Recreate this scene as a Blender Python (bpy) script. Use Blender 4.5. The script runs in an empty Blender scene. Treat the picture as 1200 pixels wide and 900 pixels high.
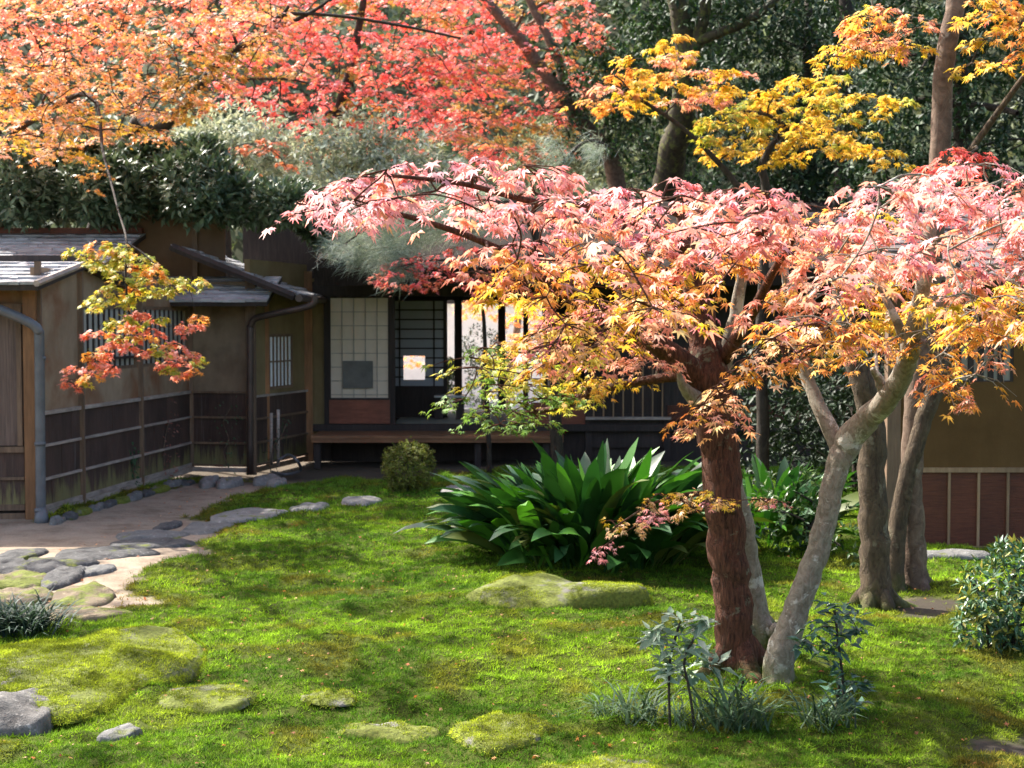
import bpy, bmesh, math, random
import numpy as np
from mathutils import Vector, Matrix

random.seed(7)
RNG = np.random.default_rng(11)
SC = bpy.context.scene
COL = SC.collection

# ------------------------------------------------------------------ camera
F = 1650.0                     # focal length in pixels of the 1200 px wide photograph
EYE = 2.05
PITCH = math.atan(72.0 / F)
cam_d = bpy.data.cameras.new('camera')
cam_d.sensor_width = 36.0
cam_d.lens = 36.0 * F / 1200.0
cam_d.clip_end = 2000
cam_d.dof.use_dof = True
cam_d.dof.focus_distance = 7.6
cam_d.dof.aperture_fstop = 4.5
cam = bpy.data.objects.new('camera', cam_d)
COL.objects.link(cam)
cam.location = (0, 0, EYE)
cam.rotation_euler = (math.radians(90) - PITCH, 0, 0)
SC.camera = cam

# ------------------------------------------------------------------ sky, sun, exposure
SUN_AZ = (-0.80, 0.60)         # horizontal direction towards the sun: left and behind the house
SUN_EL = math.radians(47)
world = bpy.data.worlds.new('World')
SC.world = world
world.use_nodes = True
wn = world.node_tree.nodes
sky = wn.new('ShaderNodeTexSky')
sky.sky_type = 'NISHITA'
sky.sun_disc = False
sky.sun_elevation = SUN_EL
sky.sun_rotation = math.atan2(SUN_AZ[0], SUN_AZ[1])
sky.air_density = 1.0
sky.dust_density = 4.0
sky.ozone_density = 0.6
wn['Background'].inputs['Strength'].default_value = 0.15
world.node_tree.links.new(sky.outputs['Color'], wn['Background'].inputs['Color'])
sd = bpy.data.lights.new('sun', 'SUN')
sd.energy = 5.0
sd.angle = math.radians(0.5)
sd.color = (1.0, 0.95, 0.87)
sun = bpy.data.objects.new('sun', sd)
COL.objects.link(sun)
sdir = Vector((SUN_AZ[0] * math.cos(SUN_EL), SUN_AZ[1] * math.cos(SUN_EL), math.sin(SUN_EL)))
sun.rotation_euler = sdir.to_track_quat('Z', 'Y').to_euler()
sun.location = (-12, 12, 20)
SC.view_settings.view_transform = 'Standard'
SC.view_settings.look = 'None'
SC.view_settings.gamma = 1.0
SC.view_settings.use_curve_mapping = False
SC.view_settings.exposure = 1.5

# ------------------------------------------------------------------ pixel helpers
FW = Vector((0, math.cos(PITCH), -math.sin(PITCH)))
UP = Vector((0, math.sin(PITCH), math.cos(PITCH)))
RT = Vector((1, 0, 0))
CAM = Vector((0, 0, EYE))

def ray(px, py):
    return FW + RT * ((px - 600) / F) + UP * ((450 - py) / F)

def D(px, py, Y):              # point on the ray of a pixel at depth Y
    r = ray(px, py)
    return CAM + r * (Y / r.y)

def G(px, py, z=0.0):          # point where the ray of a pixel meets height z
    r = ray(px, py)
    return CAM + r * ((z - EYE) / r.z)

def pix_np(P):                 # world points -> pixels
    v = P - np.array(CAM)
    d = v @ np.array(FW)
    return 600 + F * (v @ np.array(RT)) / d, 450 - F * (v @ np.array(UP)) / d, d

# ------------------------------------------------------------------ noise
def _hash(ix, iy, seed):
    h = (ix.astype(np.int64) * 374761393 + iy.astype(np.int64) * 668265263 + seed * 1442695041) & 0xffffffff
    h = ((h ^ (h >> 13)) * 1274126177) & 0xffffffff
    return ((h ^ (h >> 16)) & 0xffff) / 65535.0

def vnoise(x, y, s=1.0, seed=0):
    x = np.asarray(x, float) / s
    y = np.asarray(y, float) / s
    ix = np.floor(x); iy = np.floor(y)
    fx = x - ix; fy = y - iy
    fx = fx * fx * (3 - 2 * fx); fy = fy * fy * (3 - 2 * fy)
    a = _hash(ix, iy, seed); b = _hash(ix + 1, iy, seed)
    c = _hash(ix, iy + 1, seed); d = _hash(ix + 1, iy + 1, seed)
    return (a * (1 - fx) + b * fx) * (1 - fy) + (c * (1 - fx) + d * fx) * fy

def poly_sdf(x, y, poly):      # > 0 inside
    P = np.array(poly, float); Q = np.roll(P, -1, 0)
    x = np.asarray(x, float); y = np.asarray(y, float)
    best = np.full(x.shape, 1e9); ins = np.zeros(x.shape, bool)
    for (x0, y0), (x1, y1) in zip(P, Q):
        dx, dy = x1 - x0, y1 - y0
        t = np.clip(((x - x0) * dx + (y - y0) * dy) / (dx * dx + dy * dy + 1e-12), 0, 1)
        best = np.minimum(best, np.hypot(x - x0 - t * dx, y - y0 - t * dy))
        cr = ((y0 > y) != (y1 > y)) & (x < (x1 - x0) * (y - y0) / (y1 - y0 + 1e-12) + x0)
        ins ^= cr
    return np.where(ins, best, -best)

# ------------------------------------------------------------------ materials
MATS = {}
def mat(name):
    if name in MATS: return MATS[name], None, None, None
    m = bpy.data.materials.new(name); m.use_nodes = True
    MATS[name] = m
    nt = m.node_tree
    return m, nt, nt.nodes['Principled BSDF'], nt.nodes['Material Output']

def ramp(nt, stops):
    r = nt.nodes.new('ShaderNodeValToRGB')
    e = r.color_ramp.elements
    while len(e) < len(stops): e.new(0.5)
    for k, (p, c) in enumerate(stops):
        e[k].position = p
        e[k].color = (c[0], c[1], c[2], 1)
    return r

def noise_node(nt, scale, vec=None, detail=5, rough=0.6, dist=0.0):
    n = nt.nodes.new('ShaderNodeTexNoise')
    n.inputs['Scale'].default_value = scale
    n.inputs['Detail'].default_value = detail
    n.inputs['Roughness'].default_value = rough
    n.inputs['Distortion'].default_value = dist
    if vec is not None: nt.links.new(vec, n.inputs['Vector'])
    return n

def pos_vec(nt, scl=(1, 1, 1), rnd=True):
    g = nt.nodes.new('ShaderNodeNewGeometry')
    mp = nt.nodes.new('ShaderNodeMapping')
    mp.inputs['Scale'].default_value = scl
    nt.links.new(g.outputs['Position'], mp.inputs['Vector'])
    if not rnd: return mp.outputs['Vector']
    oi = nt.nodes.new('ShaderNodeObjectInfo')
    ml = nt.nodes.new('ShaderNodeMath'); ml.operation = 'MULTIPLY'; ml.inputs[1].default_value = 37.0
    nt.links.new(oi.outputs['Random'], ml.inputs[0])
    ad = nt.nodes.new('ShaderNodeVectorMath'); ad.operation = 'ADD'
    nt.links.new(mp.outputs['Vector'], ad.inputs[0]); nt.links.new(ml.outputs[0], ad.inputs[1])
    return ad.outputs['Vector']

def mixc(nt, fac, a, b, blend='MIX'):
    m = nt.nodes.new('ShaderNodeMix'); m.data_type = 'RGBA'; m.blend_type = blend
    for sock, v in ((m.inputs['Factor'], fac), (m.inputs['A'], a), (m.inputs['B'], b)):
        if hasattr(v, 'is_linked'): nt.links.new(v, sock)
        elif isinstance(v, (int, float)): sock.default_value = v
        else: sock.default_value = (v[0], v[1], v[2], 1)
    return m.outputs['Result']

def bump(nt, bs, h, strength=0.4, dist=0.02):
    b = nt.nodes.new('ShaderNodeBump')
    b.inputs['Strength'].default_value = strength
    b.inputs['Distance'].default_value = dist
    nt.links.new(h, b.inputs['Height'])
    nt.links.new(b.outputs['Normal'], bs.inputs['Normal'])

def wood(name, c0, c1, rough=0.7, scl=(14, 14, 1.2), var=0.35, spec=0.4):
    m, nt, bs, out = mat(name)
    if nt is None: return m
    v = pos_vec(nt, scl)
    n = noise_node(nt, 2.2, v, 6, 0.65, 0.6)
    r = ramp(nt, [(0.25, c0), (0.7, c1)])
    nt.links.new(n.outputs['Fac'], r.inputs['Fac'])
    n2 = noise_node(nt, 0.9, pos_vec(nt, (2, 2, 1)), 4)
    r2 = ramp(nt, [(0.3, (1 - var,) * 3), (0.75, (1 + var,) * 3)])
    nt.links.new(n2.outputs['Fac'], r2.inputs['Fac'])
    c = mixc(nt, 1.0, r.outputs['Color'], r2.outputs['Color'], 'MULTIPLY')
    nt.links.new(c, bs.inputs['Base Color'])
    if name == 'bark_board':   # algae and lime streaks on the lower boards
        g = nt.nodes.new('ShaderNodeNewGeometry'); sx = nt.nodes.new('ShaderNodeSeparateXYZ'); nt.links.new(g.outputs['Position'], sx.inputs[0])
        ns = noise_node(nt, 2.0, pos_vec(nt, (9, 4, .6), False), 5, .7)
        mr = nt.nodes.new('ShaderNodeMapRange'); nt.links.new(sx.outputs['Z'], mr.inputs['Value'])
        mr.inputs['From Min'].default_value = .05; mr.inputs['From Max'].default_value = .55; mr.inputs['To Min'].default_value = .42; mr.inputs['To Max'].default_value = .0
        ad = nt.nodes.new('ShaderNodeMath'); ad.operation = 'ADD'; nt.links.new(ns.outputs['Fac'], ad.inputs[0]); nt.links.new(mr.outputs[0], ad.inputs[1])
        ra = ramp(nt, [(.68, (0, 0, 0)), (.84, (.8, .8, .8))]); nt.links.new(ad.outputs[0], ra.inputs['Fac'])
        c = mixc(nt, ra.outputs['Color'], c, (.20, .18, .07))
        ns2 = noise_node(nt, 2.0, pos_vec(nt, (14, 6, .35), False), 4, .6)
        rb = ramp(nt, [(.62, (0, 0, 0)), (.74, (.5, .5, .5))]); nt.links.new(ns2.outputs['Fac'], rb.inputs['Fac'])
        c = mixc(nt, rb.outputs['Color'], c, (.17, .145, .13))
        nt.links.new(c, bs.inputs['Base Color'])
    bs.inputs['Roughness'].default_value = rough
    bs.inputs['Specular IOR Level'].default_value = spec
    bump(nt, bs, n.outputs['Fac'], 0.35, 0.01)
    return m

def plaster(name, c0, c1, patch=None, lo=0.5, hi=0.62):
    m, nt, bs, out = mat(name)
    if nt is None: return m
    v = pos_vec(nt, (1, 1, 1), False)
    n = noise_node(nt, 1.3, v, 6, 0.65)
    r = ramp(nt, [(0.3, c0), (0.7, c1)])
    nt.links.new(n.outputs['Fac'], r.inputs['Fac'])
    c = r.outputs['Color']
    if patch:
        n3 = noise_node(nt, 1.9, v, 4, 0.55, 0.4)
        r3 = ramp(nt, [(lo, (0, 0, 0)), (hi, (1, 1, 1))])
        nt.links.new(n3.outputs['Fac'], r3.inputs['Fac'])
        c = mixc(nt, r3.outputs['Color'], c, patch)
    nt.links.new(c, bs.inputs['Base Color'])
    bs.inputs['Roughness'].default_value = 0.9
    bs.inputs['Specular IOR Level'].default_value = 0.15
    nstr = noise_node(nt, 2.0, pos_vec(nt, (3, 3, .7), False), 6, .7)      # rain streaks
    rstr = ramp(nt, [(.35, (.72, .70, .68)), (.65, (1.1, 1.1, 1.1))]); nt.links.new(nstr.outputs['Fac'], rstr.inputs['Fac'])
    c = mixc(nt, .35, c, rstr.outputs['Color'], 'MULTIPLY'); nt.links.new(c, bs.inputs['Base Color'])
    n2 = noise_node(nt, 60, v, 3)
    bump(nt, bs, n2.outputs['Fac'], 0.3, 0.006)
    return m

def flat(name, c, rough=0.6, spec=0.4, metal=0.0, nscale=6.0, var=0.25):
    m, nt, bs, out = mat(name)
    if nt is None: return m
    n = noise_node(nt, nscale, pos_vec(nt), 5)
    r = ramp(nt, [(0.3, [k * (1 - var) for k in c]), (0.7, [min(1, k * (1 + var)) for k in c])])
    nt.links.new(n.outputs['Fac'], r.inputs['Fac'])
    nt.links.new(r.outputs['Color'], bs.inputs['Base Color'])
    bs.inputs['Roughness'].default_value = rough
    bs.inputs['Specular IOR Level'].default_value = spec
    bs.inputs['Metallic'].default_value = metal
    return m

def leafmat(name, rough=0.45, trans=0.45, spec=0.5, tboost=(1.25, 1.1, 0.8)):
    m, nt, bs, out = mat(name)
    if nt is None: return m
    a = nt.nodes.new('ShaderNodeAttribute'); a.attribute_name = 'Col'
    nt.links.new(a.outputs['Color'], bs.inputs['Base Color'])
    bs.inputs['Roughness'].default_value = rough
    bs.inputs['Specular IOR Level'].default_value = spec
    if trans > 0:
        t = nt.nodes.new('ShaderNodeBsdfTranslucent')
        c = mixc(nt, 1.0, a.outputs['Color'], tboost, 'MULTIPLY')
        nt.links.new(c, t.inputs['Color'])
        mx = nt.nodes.new('ShaderNodeMixShader')
        mx.inputs['Fac'].default_value = trans
        nt.links.new(bs.outputs[0], mx.inputs[1]); nt.links.new(t.outputs[0], mx.inputs[2])
        nt.links.new(mx.outputs[0], out.inputs['Surface'])
    return m

def barkmat(name, c0, c1, lichen=None, lich=(0.56, 0.66), moss_h=None, scl=(9, 9, 2.5), bstr=0.9):
    m, nt, bs, out = mat(name)
    if nt is None: return m
    v = pos_vec(nt, scl, False)
    n = noise_node(nt, 2.0, v, 7, 0.7, 0.8)
    r = ramp(nt, [(0.32, c0), (0.68, c1)])
    nt.links.new(n.outputs['Fac'], r.inputs['Fac'])
    c = r.outputs['Color']
    if lichen:
        n2 = noise_node(nt, 9.0, pos_vec(nt, (1, 1, 1), False), 6, 0.7, 0.3)
        r2 = ramp(nt, [(lich[0], (0, 0, 0)), (lich[1], (1, 1, 1))])
        nt.links.new(n2.outputs['Fac'], r2.inputs['Fac'])
        c = mixc(nt, r2.outputs['Color'], c, lichen)
    if moss_h:
        g = nt.nodes.new('ShaderNodeNewGeometry')
        sx = nt.nodes.new('ShaderNodeSeparateXYZ'); nt.links.new(g.outputs['Position'], sx.inputs[0])
        n3 = noise_node(nt, 4.0, pos_vec(nt, (1, 1, 1), False), 4)
        mm = nt.nodes.new('ShaderNodeMath'); mm.operation = 'MULTIPLY_ADD'
        mm.inputs[1].default_value = moss_h * 1.6; nt.links.new(n3.outputs['Fac'], mm.inputs[0]); mm.inputs[2].default_value = -0.15
        cmp_ = nt.nodes.new('ShaderNodeMapRange')
        sub = nt.nodes.new('ShaderNodeMath'); sub.operation = 'SUBTRACT'
        nt.links.new(mm.outputs[0], sub.inputs[0]); nt.links.new(sx.outputs['Z'], sub.inputs[1])
        nt.links.new(sub.outputs[0], cmp_.inputs['Value'])
        cmp_.inputs['From Min'].default_value = -0.05; cmp_.inputs['From Max'].default_value = 0.15
        c = mixc(nt, cmp_.outputs[0], c, (0.075, 0.10, 0.015))
    nt.links.new(c, bs.inputs['Base Color'])
    bs.inputs['Roughness'].default_value = 0.85
    bs.inputs['Specular IOR Level'].default_value = 0.25
    bump(nt, bs, n.outputs['Fac'], bstr, 0.035)
    return m

def stonemat(name, c0, c1, moss=0.0, mosscol=(0.14, 0.165, 0.022)):
    m, nt, bs, out = mat(name)
    if nt is None: return m
    v = pos_vec(nt, (1, 1, 1), False)
    n = noise_node(nt, 7.0, v, 8, 0.7, 0.3)
    r = ramp(nt, [(0.3, c0), (0.7, c1)])
    nt.links.new(n.outputs['Fac'], r.inputs['Fac'])
    c = r.outputs['Color']
    n4 = noise_node(nt, 28.0, v, 4, 0.7)
    r4 = ramp(nt, [(0.58, (0, 0, 0)), (0.7, (1, 1, 1))])
    nt.links.new(n4.outputs['Fac'], r4.inputs['Fac'])
    c = mixc(nt, r4.outputs['Color'], c, [min(1, k * 1.6) for k in c1])
    if moss > 0:
        n2 = noise_node(nt, 4.0, v, 5, 0.6, 0.2)
        r2 = ramp(nt, [(max(0, 0.72 - moss * 0.45), (0, 0, 0)), (min(1, 0.80 - moss * 0.42), (1, 1, 1))])
        nt.links.new(n2.outputs['Fac'], r2.inputs['Fac'])
        n5 = noise_node(nt, 45.0, v, 3)
        r5 = ramp(nt, [(0.3, [k * 0.55 for k in mosscol]), (0.7, [k * 1.25 for k in mosscol])])
        nt.links.new(n5.outputs['Fac'], r5.inputs['Fac'])
        c = mixc(nt, r2.outputs['Color'], c, r5.outputs['Color'])
    nt.links.new(c, bs.inputs['Base Color'])
    bs.inputs['Roughness'].default_value = 0.85
    bs.inputs['Specular IOR Level'].default_value = 0.3
    bump(nt, bs, n.outputs['Fac'], 1.0, 0.05)
    return m

# ------------------------------------------------------------------ object helpers
def link(name, mesh, parent=None, material=None):
    o = bpy.data.objects.new(name, mesh)
    COL.objects.link(o)
    if parent is not None: o.parent = parent
    if material is not None and mesh is not None and len(mesh.materials) == 0: mesh.materials.append(material)
    return o

def tag(o, label=None, cat=None, group=None, kind=None):
    if label: o['label'] = label
    if cat: o['category'] = cat
    if group: o['group'] = group
    if kind: o['kind'] = kind
    return o

def root(name, loc, label, cat, group=None):
    o = bpy.data.objects.new(name, None)
    o.empty_display_size = 0.1
    COL.objects.link(o)
    # the thing's base: children keep world coordinates through the parent inverse
    o.location = loc
    tag(o, label, cat, group)
    return o

def adopt(o, parent):          # parent while keeping the world transform
    o.parent = parent
    o.matrix_parent_inverse = Matrix.Translation(parent.location).inverted() if parent.parent is None else (parent.matrix_parent_inverse @ Matrix.Identity(4))
    return o

def np_mesh(name, V, Fc, nper, colors=None, smooth=False):
    """V (n,3); Fc flat index array, nper verts per face (int)"""
    me = bpy.data.meshes.new(name)
    nf = len(Fc) // nper
    me.vertices.add(len(V)); me.loops.add(len(Fc)); me.polygons.add(nf)
    me.vertices.foreach_set('co', np.ascontiguousarray(V, np.float32).ravel())
    me.loops.foreach_set('vertex_index', np.ascontiguousarray(Fc, np.int32))
    me.polygons.foreach_set('loop_start', np.arange(0, len(Fc), nper, dtype=np.int32))
    me.polygons.foreach_set('loop_total', np.full(nf, nper, np.int32))
    if smooth: me.polygons.foreach_set('use_smooth', np.ones(nf, bool))
    if colors is not None:
        a = me.color_attributes.new('Col', 'FLOAT_COLOR', 'POINT')
        c4 = np.ones((len(V), 4), np.float32); c4[:, :3] = colors
        a.data.foreach_set('color', c4.ravel())
    me.update(calc_edges=True)
    return me

class MB:                      # gathers quads and triangles
    def __init__(s): s.v = []; s.f = []
    def box(s, c, sz, rz=0.0, tilt=0.0):
        """box at centre c; tilt rotates about its own long local x axis"""
        R = Matrix.Rotation(rz, 3, 'Z') @ Matrix.Rotation(tilt, 3, 'X')
        b = len(s.v)
        for x in (-.5, .5):
            for y in (-.5, .5):
                for z in (-.5, .5):
                    s.v.append(Vector(c) + R @ Vector((x * sz[0], y * sz[1], z * sz[2])))
        for q in ((0, 1, 3, 2), (4, 6, 7, 5), (0, 4, 5, 1), (2, 3, 7, 6), (0, 2, 6, 4), (1, 5, 7, 3)):
            s.f.append([b + k for k in q])
        return s
    def tube(s, pts, rad, n=8, rough=0.0, cap=True):
        pts = [Vector(p) for p in pts]
        b = len(s.v)
        t0 = (pts[1] - pts[0]).normalized()
        up = Vector((0, 1, 0)) if abs(t0.y) < 0.8 else Vector((1, 0, 0))
        nx = (up - t0 * up.dot(t0)).normalized()
        for i, p in enumerate(pts):
            t = (pts[min(i + 1, len(pts) - 1)] - pts[max(i - 1, 0)])
            if t.length < 1e-9: t = t0
            t.normalize()
            nx = (nx - t * nx.dot(t)).normalized(); ny = t.cross(nx)
            for k in range(n):
                a = 2 * math.pi * k / n
                r = rad[i] * (1 + (random.uniform(-rough, rough) if rough else 0))
                s.v.append(p + (nx * math.cos(a) + ny * math.sin(a)) * r)
        for i in range(len(pts) - 1):
            for k in range(n):
                k2 = (k + 1) % n
                s.f.append([b + i * n + k, b + i * n + k2, b + (i + 1) * n + k2, b + (i + 1) * n + k])
        if cap:
            s.f.append([b + k for k in range(n)][::-1])
            s.f.append([b + (len(pts) - 1) * n + k for k in range(n)])
        return s
    def build(s, name, material, parent=None, smooth=False):
        me = bpy.data.meshes.new(name)
        me.from_pydata(s.v, [], s.f)
        if smooth: me.polygons.foreach_set('use_smooth', [True] * len(me.polygons))
        me.update()
        o = link(name, me, None, material)
        if parent is not None: adopt(o, parent)
        return o

_unit = {}
def unit_cube(material):
    if material.name not in _unit:
        bm = bmesh.new(); bmesh.ops.create_cube(bm, size=1.0)
        me = bpy.data.meshes.new('block'); bm.to_mesh(me); bm.free(); me.materials.append(material)
        _unit[material.name] = me
    return _unit[material.name]

def block(name, material, parent, c, sz, rz=0.0, tilt=0.0):
    o = bpy.data.objects.new(name, unit_cube(material))
    COL.objects.link(o)
    o.location = c; o.scale = sz
    o.rotation_mode = 'XYZ'
    o.rotation_euler = (tilt, 0, rz)
    if parent is not None: adopt(o, parent)
    return o

def seg(name, material, parent, p, q, z0, z1, th, off=0.0, ext=0.0):
    """upright board from p to q (2D); off pushes it along the left-hand normal"""
    p = Vector((p[0], p[1])); q = Vector((q[0], q[1]))
    d = q - p; L = d.length; d = d / L
    nrm = Vector((-d.y, d.x))
    c = (p + q) / 2 + nrm * off
    return block(name, material, parent, (c.x, c.y, (z0 + z1) / 2), (L + ext, th, z1 - z0), math.atan2(d.y, d.x))

def smooth_path(pts, rad, sub=5):
    P = [Vector(p) for p in pts]; out = []; rr = []
    for i in range(len(P) - 1):
        p0 = P[max(i - 1, 0)]; p1 = P[i]; p2 = P[i + 1]; p3 = P[min(i + 2, len(P) - 1)]
        for k in range(sub):
            t = k / sub
            out.append(0.5 * ((2 * p1) + (p2 - p0) * t + (2 * p0 - 5 * p1 + 4 * p2 - p3) * t * t + (3 * p1 - p0 - 3 * p2 + p3) * t ** 3))
            rr.append(rad[i] * (1 - t) + rad[i + 1] * t)
    out.append(P[-1]); rr.append(rad[-1])
    return out, rr

# ------------------------------------------------------------------ leaf templates (y = towards the tip, z = upper face)
def star_leaf(lobes, valley=0.34):
    V = [(0, 0, 0.0)]; n = len(lobes)
    for i, (a, L) in enumerate(lobes):
        a = math.radians(a)
        V.append((math.sin(a) * L, math.cos(a) * L, -0.16 * L * L))
        if i < n - 1:
            b = math.radians((lobes[i][0] + lobes[i + 1][0]) / 2)
            V.append((math.sin(b) * valley, math.cos(b) * valley, 0.03))
    T = []
    for i in range(1, len(V) - 1): T.append((0, i + 1, i))
    return np.array(V), np.array(T)
MAPLE7 = star_leaf([(-128, .42), (-84, .72), (-42, .93), (0, 1.05), (42, .93), (84, .72), (128, .42)])
def star5():
    V = [(0, -.05, 0)]; T = []
    for a, L in ((-100, .6), (-50, .9), (0, 1.0), (50, .9), (100, .6)):
        r = math.radians(a); b = len(V)
        for d, l in ((-24, .36), (0, L), (24, .36)):
            q = r + math.radians(d); V.append((math.sin(q) * l, math.cos(q) * l, -.15 * l * l))
        T += [(0, b + 1, b), (0, b + 2, b + 1)]
    return np.array(V), np.array(T)
MAPLE5 = star5()
OVAL = (np.array([(0, 0, 0), (.2, .38, .05), (0, .45, -.03), (-.2, .38, .05), (0, 1, -.12)]),
        np.array([(0, 1, 2), (0, 2, 3), (1, 4, 2), (2, 4, 3)]))
BLADE = (np.array([(-.022, 0, 0), (.022, 0, 0), (.022, .45, .0), (-.022, .45, .0), (.016, .78, -.14), (-.016, .78, -.14), (0, .98, -.38)]),
         np.array([(0, 1, 2), (0, 2, 3), (3, 2, 4), (3, 4, 5), (5, 4, 6)]))
def sprig_t():
    V = []; T = []
    for k in range(5):
        a = k * 2 * math.pi / 5; b = len(V)
        V += [(math.cos(a - .45) * .22, math.sin(a - .45) * .22, .1), (math.cos(a + .45) * .22, math.sin(a + .45) * .22, .1), (math.cos(a), math.sin(a), .55)]
        T.append((b, b + 1, b + 2))
    V = np.array(V)
    V = V[:, [0, 2, 1]]        # y up in the template frame
    return V, np.array(T)
SPRIG = sprig_t()
NEEDLE = (np.array([(-.012, 0, 0), (.012, 0, 0), (0, 1, -.05)]), np.array([(0, 1, 2)]))

def nrmz(v): return v / (np.linalg.norm(v, axis=1, keepdims=True) + 1e-12)

def frames(tip, nrm):
    t = nrmz(tip); n = nrm - t * np.sum(nrm * t, 1, keepdims=True); n = nrmz(n)
    return np.cross(t, n), t, n

def cloud(tmpl, pos, tip, nrm, size, col):
    V, T = tmpl
    curl = tmpl is MAPLE7 or tmpl is MAPLE5
    x, y, z = frames(tip, nrm)
    M = len(pos)
    cz = RNG.uniform(.1, 2.8, (M, 1, 1)) if curl else 1.0
    cx = RNG.uniform(.72, 1.05, (M, 1, 1)) if curl else 1.0
    P = pos[:, None, :] + size[:, None, None] * (V[None, :, 0:1] * cx * x[:, None, :] + V[None, :, 1:2] * y[:, None, :] + V[None, :, 2:3] * cz * z[:, None, :])
    idx = (T[None] + (np.arange(M) * len(V))[:, None, None]).reshape(-1)
    C = np.repeat(np.clip(col, 0.002, 1), len(V), 0)
    return P.reshape(-1, 3), idx, C

def cloud_obj(name, tmpl, pos, tip, nrm, size, col, material, parent, kind='stuff'):
    P, idx, C = cloud(tmpl, pos, tip, nrm, size, col)
    me = np_mesh(name, P, idx, 3, C)
    o = link(name, me, None, material)
    if parent is not None: adopt(o, parent)
    if kind: o['kind'] = kind
    return o

def pick_colors(n, palette, w=None, jit=0.12, rng=RNG):
    pal = np.array(palette, float)
    k = rng.choice(len(pal), n, p=None if w is None else np.array(w) / np.sum(w))
    k2 = rng.choice(len(pal), n, p=None if w is None else np.array(w) / np.sum(w))
    t = rng.random((n, 1)) * 0.45
    c = pal[k] * (1 - t) + pal[k2] * t
    return np.clip(c * (1 + rng.normal(0, jit, (n, 1))), 0.003, 0.95)

def leaf_objects(name, tmpl, pos, tip, nrm, size, col, material, parent, groups=24):
    """individual leaves that share a few tinted meshes"""
    x, y, z = frames(tip, nrm)
    order = np.argsort(col @ np.array([.3, .6, .1]) + col[:, 1] * .5)
    meshes = []
    n = len(pos)
    for g in range(groups):
        sel = order[g * n // groups:(g + 1) * n // groups]
        if len(sel) == 0: continue
        TV = tmpl[0] * np.array([random.uniform(.75, 1.03), 1, random.uniform(.3, 2.6)])
        me = np_mesh(name, TV, tmpl[1].reshape(-1), 3, np.repeat(col[sel].mean(0)[None], len(tmpl[0]), 0))
        me.materials.append(material)
        for i in sel:
            o = bpy.data.objects.new(name, me)
            COL.objects.link(o)
            s = size[i]
            m = Matrix(((x[i, 0] * s, y[i, 0] * s, z[i, 0] * s, pos[i, 0]), (x[i, 1] * s, y[i, 1] * s, z[i, 1] * s, pos[i, 1]),
                        (x[i, 2] * s, y[i, 2] * s, z[i, 2] * s, pos[i, 2]), (0, 0, 0, 1)))
            o.parent = parent
            o.matrix_parent_inverse = Matrix.Translation(parent.location).inverted()
            o.matrix_basis = m

# ================================================================== GROUND
SAND = [(-420, 600), (0, 602), (60, 612), (130, 592), (220, 566), (300, 560), (380, 545), (440, 541), (452, 548), (400, 562), (310, 574),
        (255, 590), (222, 606), (262, 618), (228, 640), (240, 652), (165, 672), (150, 690), (172, 712), (120, 726), (60, 728), (0, 735), (-420, 740)]
SANDW = [tuple(G(*p)[:2]) for p in SAND]
BARE = [tuple(G(*p)[:2]) for p in [(1040, 712), (1085, 705), (1135, 712), (1120, 726), (1060, 728)]]
BARE2 = [tuple(G(*p)[:2]) for p in [(1120, 876), (1210, 868), (1230, 884), (1150, 890)]]

def sand_mask(x, y):
    s = poly_sdf(x, y, SANDW) + (vnoise(x, y, .22, 3) - .5) * .28 + (vnoise(x, y, .07, 4) - .5) * .10
    s2 = np.maximum(poly_sdf(x, y, BARE), poly_sdf(x, y, BARE2)) + (vnoise(x, y, .12, 5) - .5) * .2
    s3 = y - 18.2 + (vnoise(x, y, .4, 8) - .5) * .8 + np.where(x > -1.0, -1.2, 0)   # earth under the veranda
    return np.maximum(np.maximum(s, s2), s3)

def ground_z(x, y, detail=True):
    x = np.asarray(x, float); y = np.asarray(y, float)
    m = np.clip(sand_mask(x, y) * -6, 0, 1) if detail else 1.0
    cush = 1 - np.abs(vnoise(x, y, .26, 23) * 2 - 1) ** 1.5       # moss cushions with creases between
    z = (vnoise(x, y, 1.7, 21) - .5) * .10 + (vnoise(x, y, .55, 22) - .5) * .06 * m + (cush - .5) * .05 * m + (vnoise(x, y, .09, 24) - .5) * .03 * m + m * .02
    fade = np.clip((y - 4) / 2, 0, 1) * np.clip((24 - y) / 3, 0, 1)
    return z * fade

def gz(x, y): return float(ground_z(np.array([x]), np.array([y]))[0])

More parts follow.
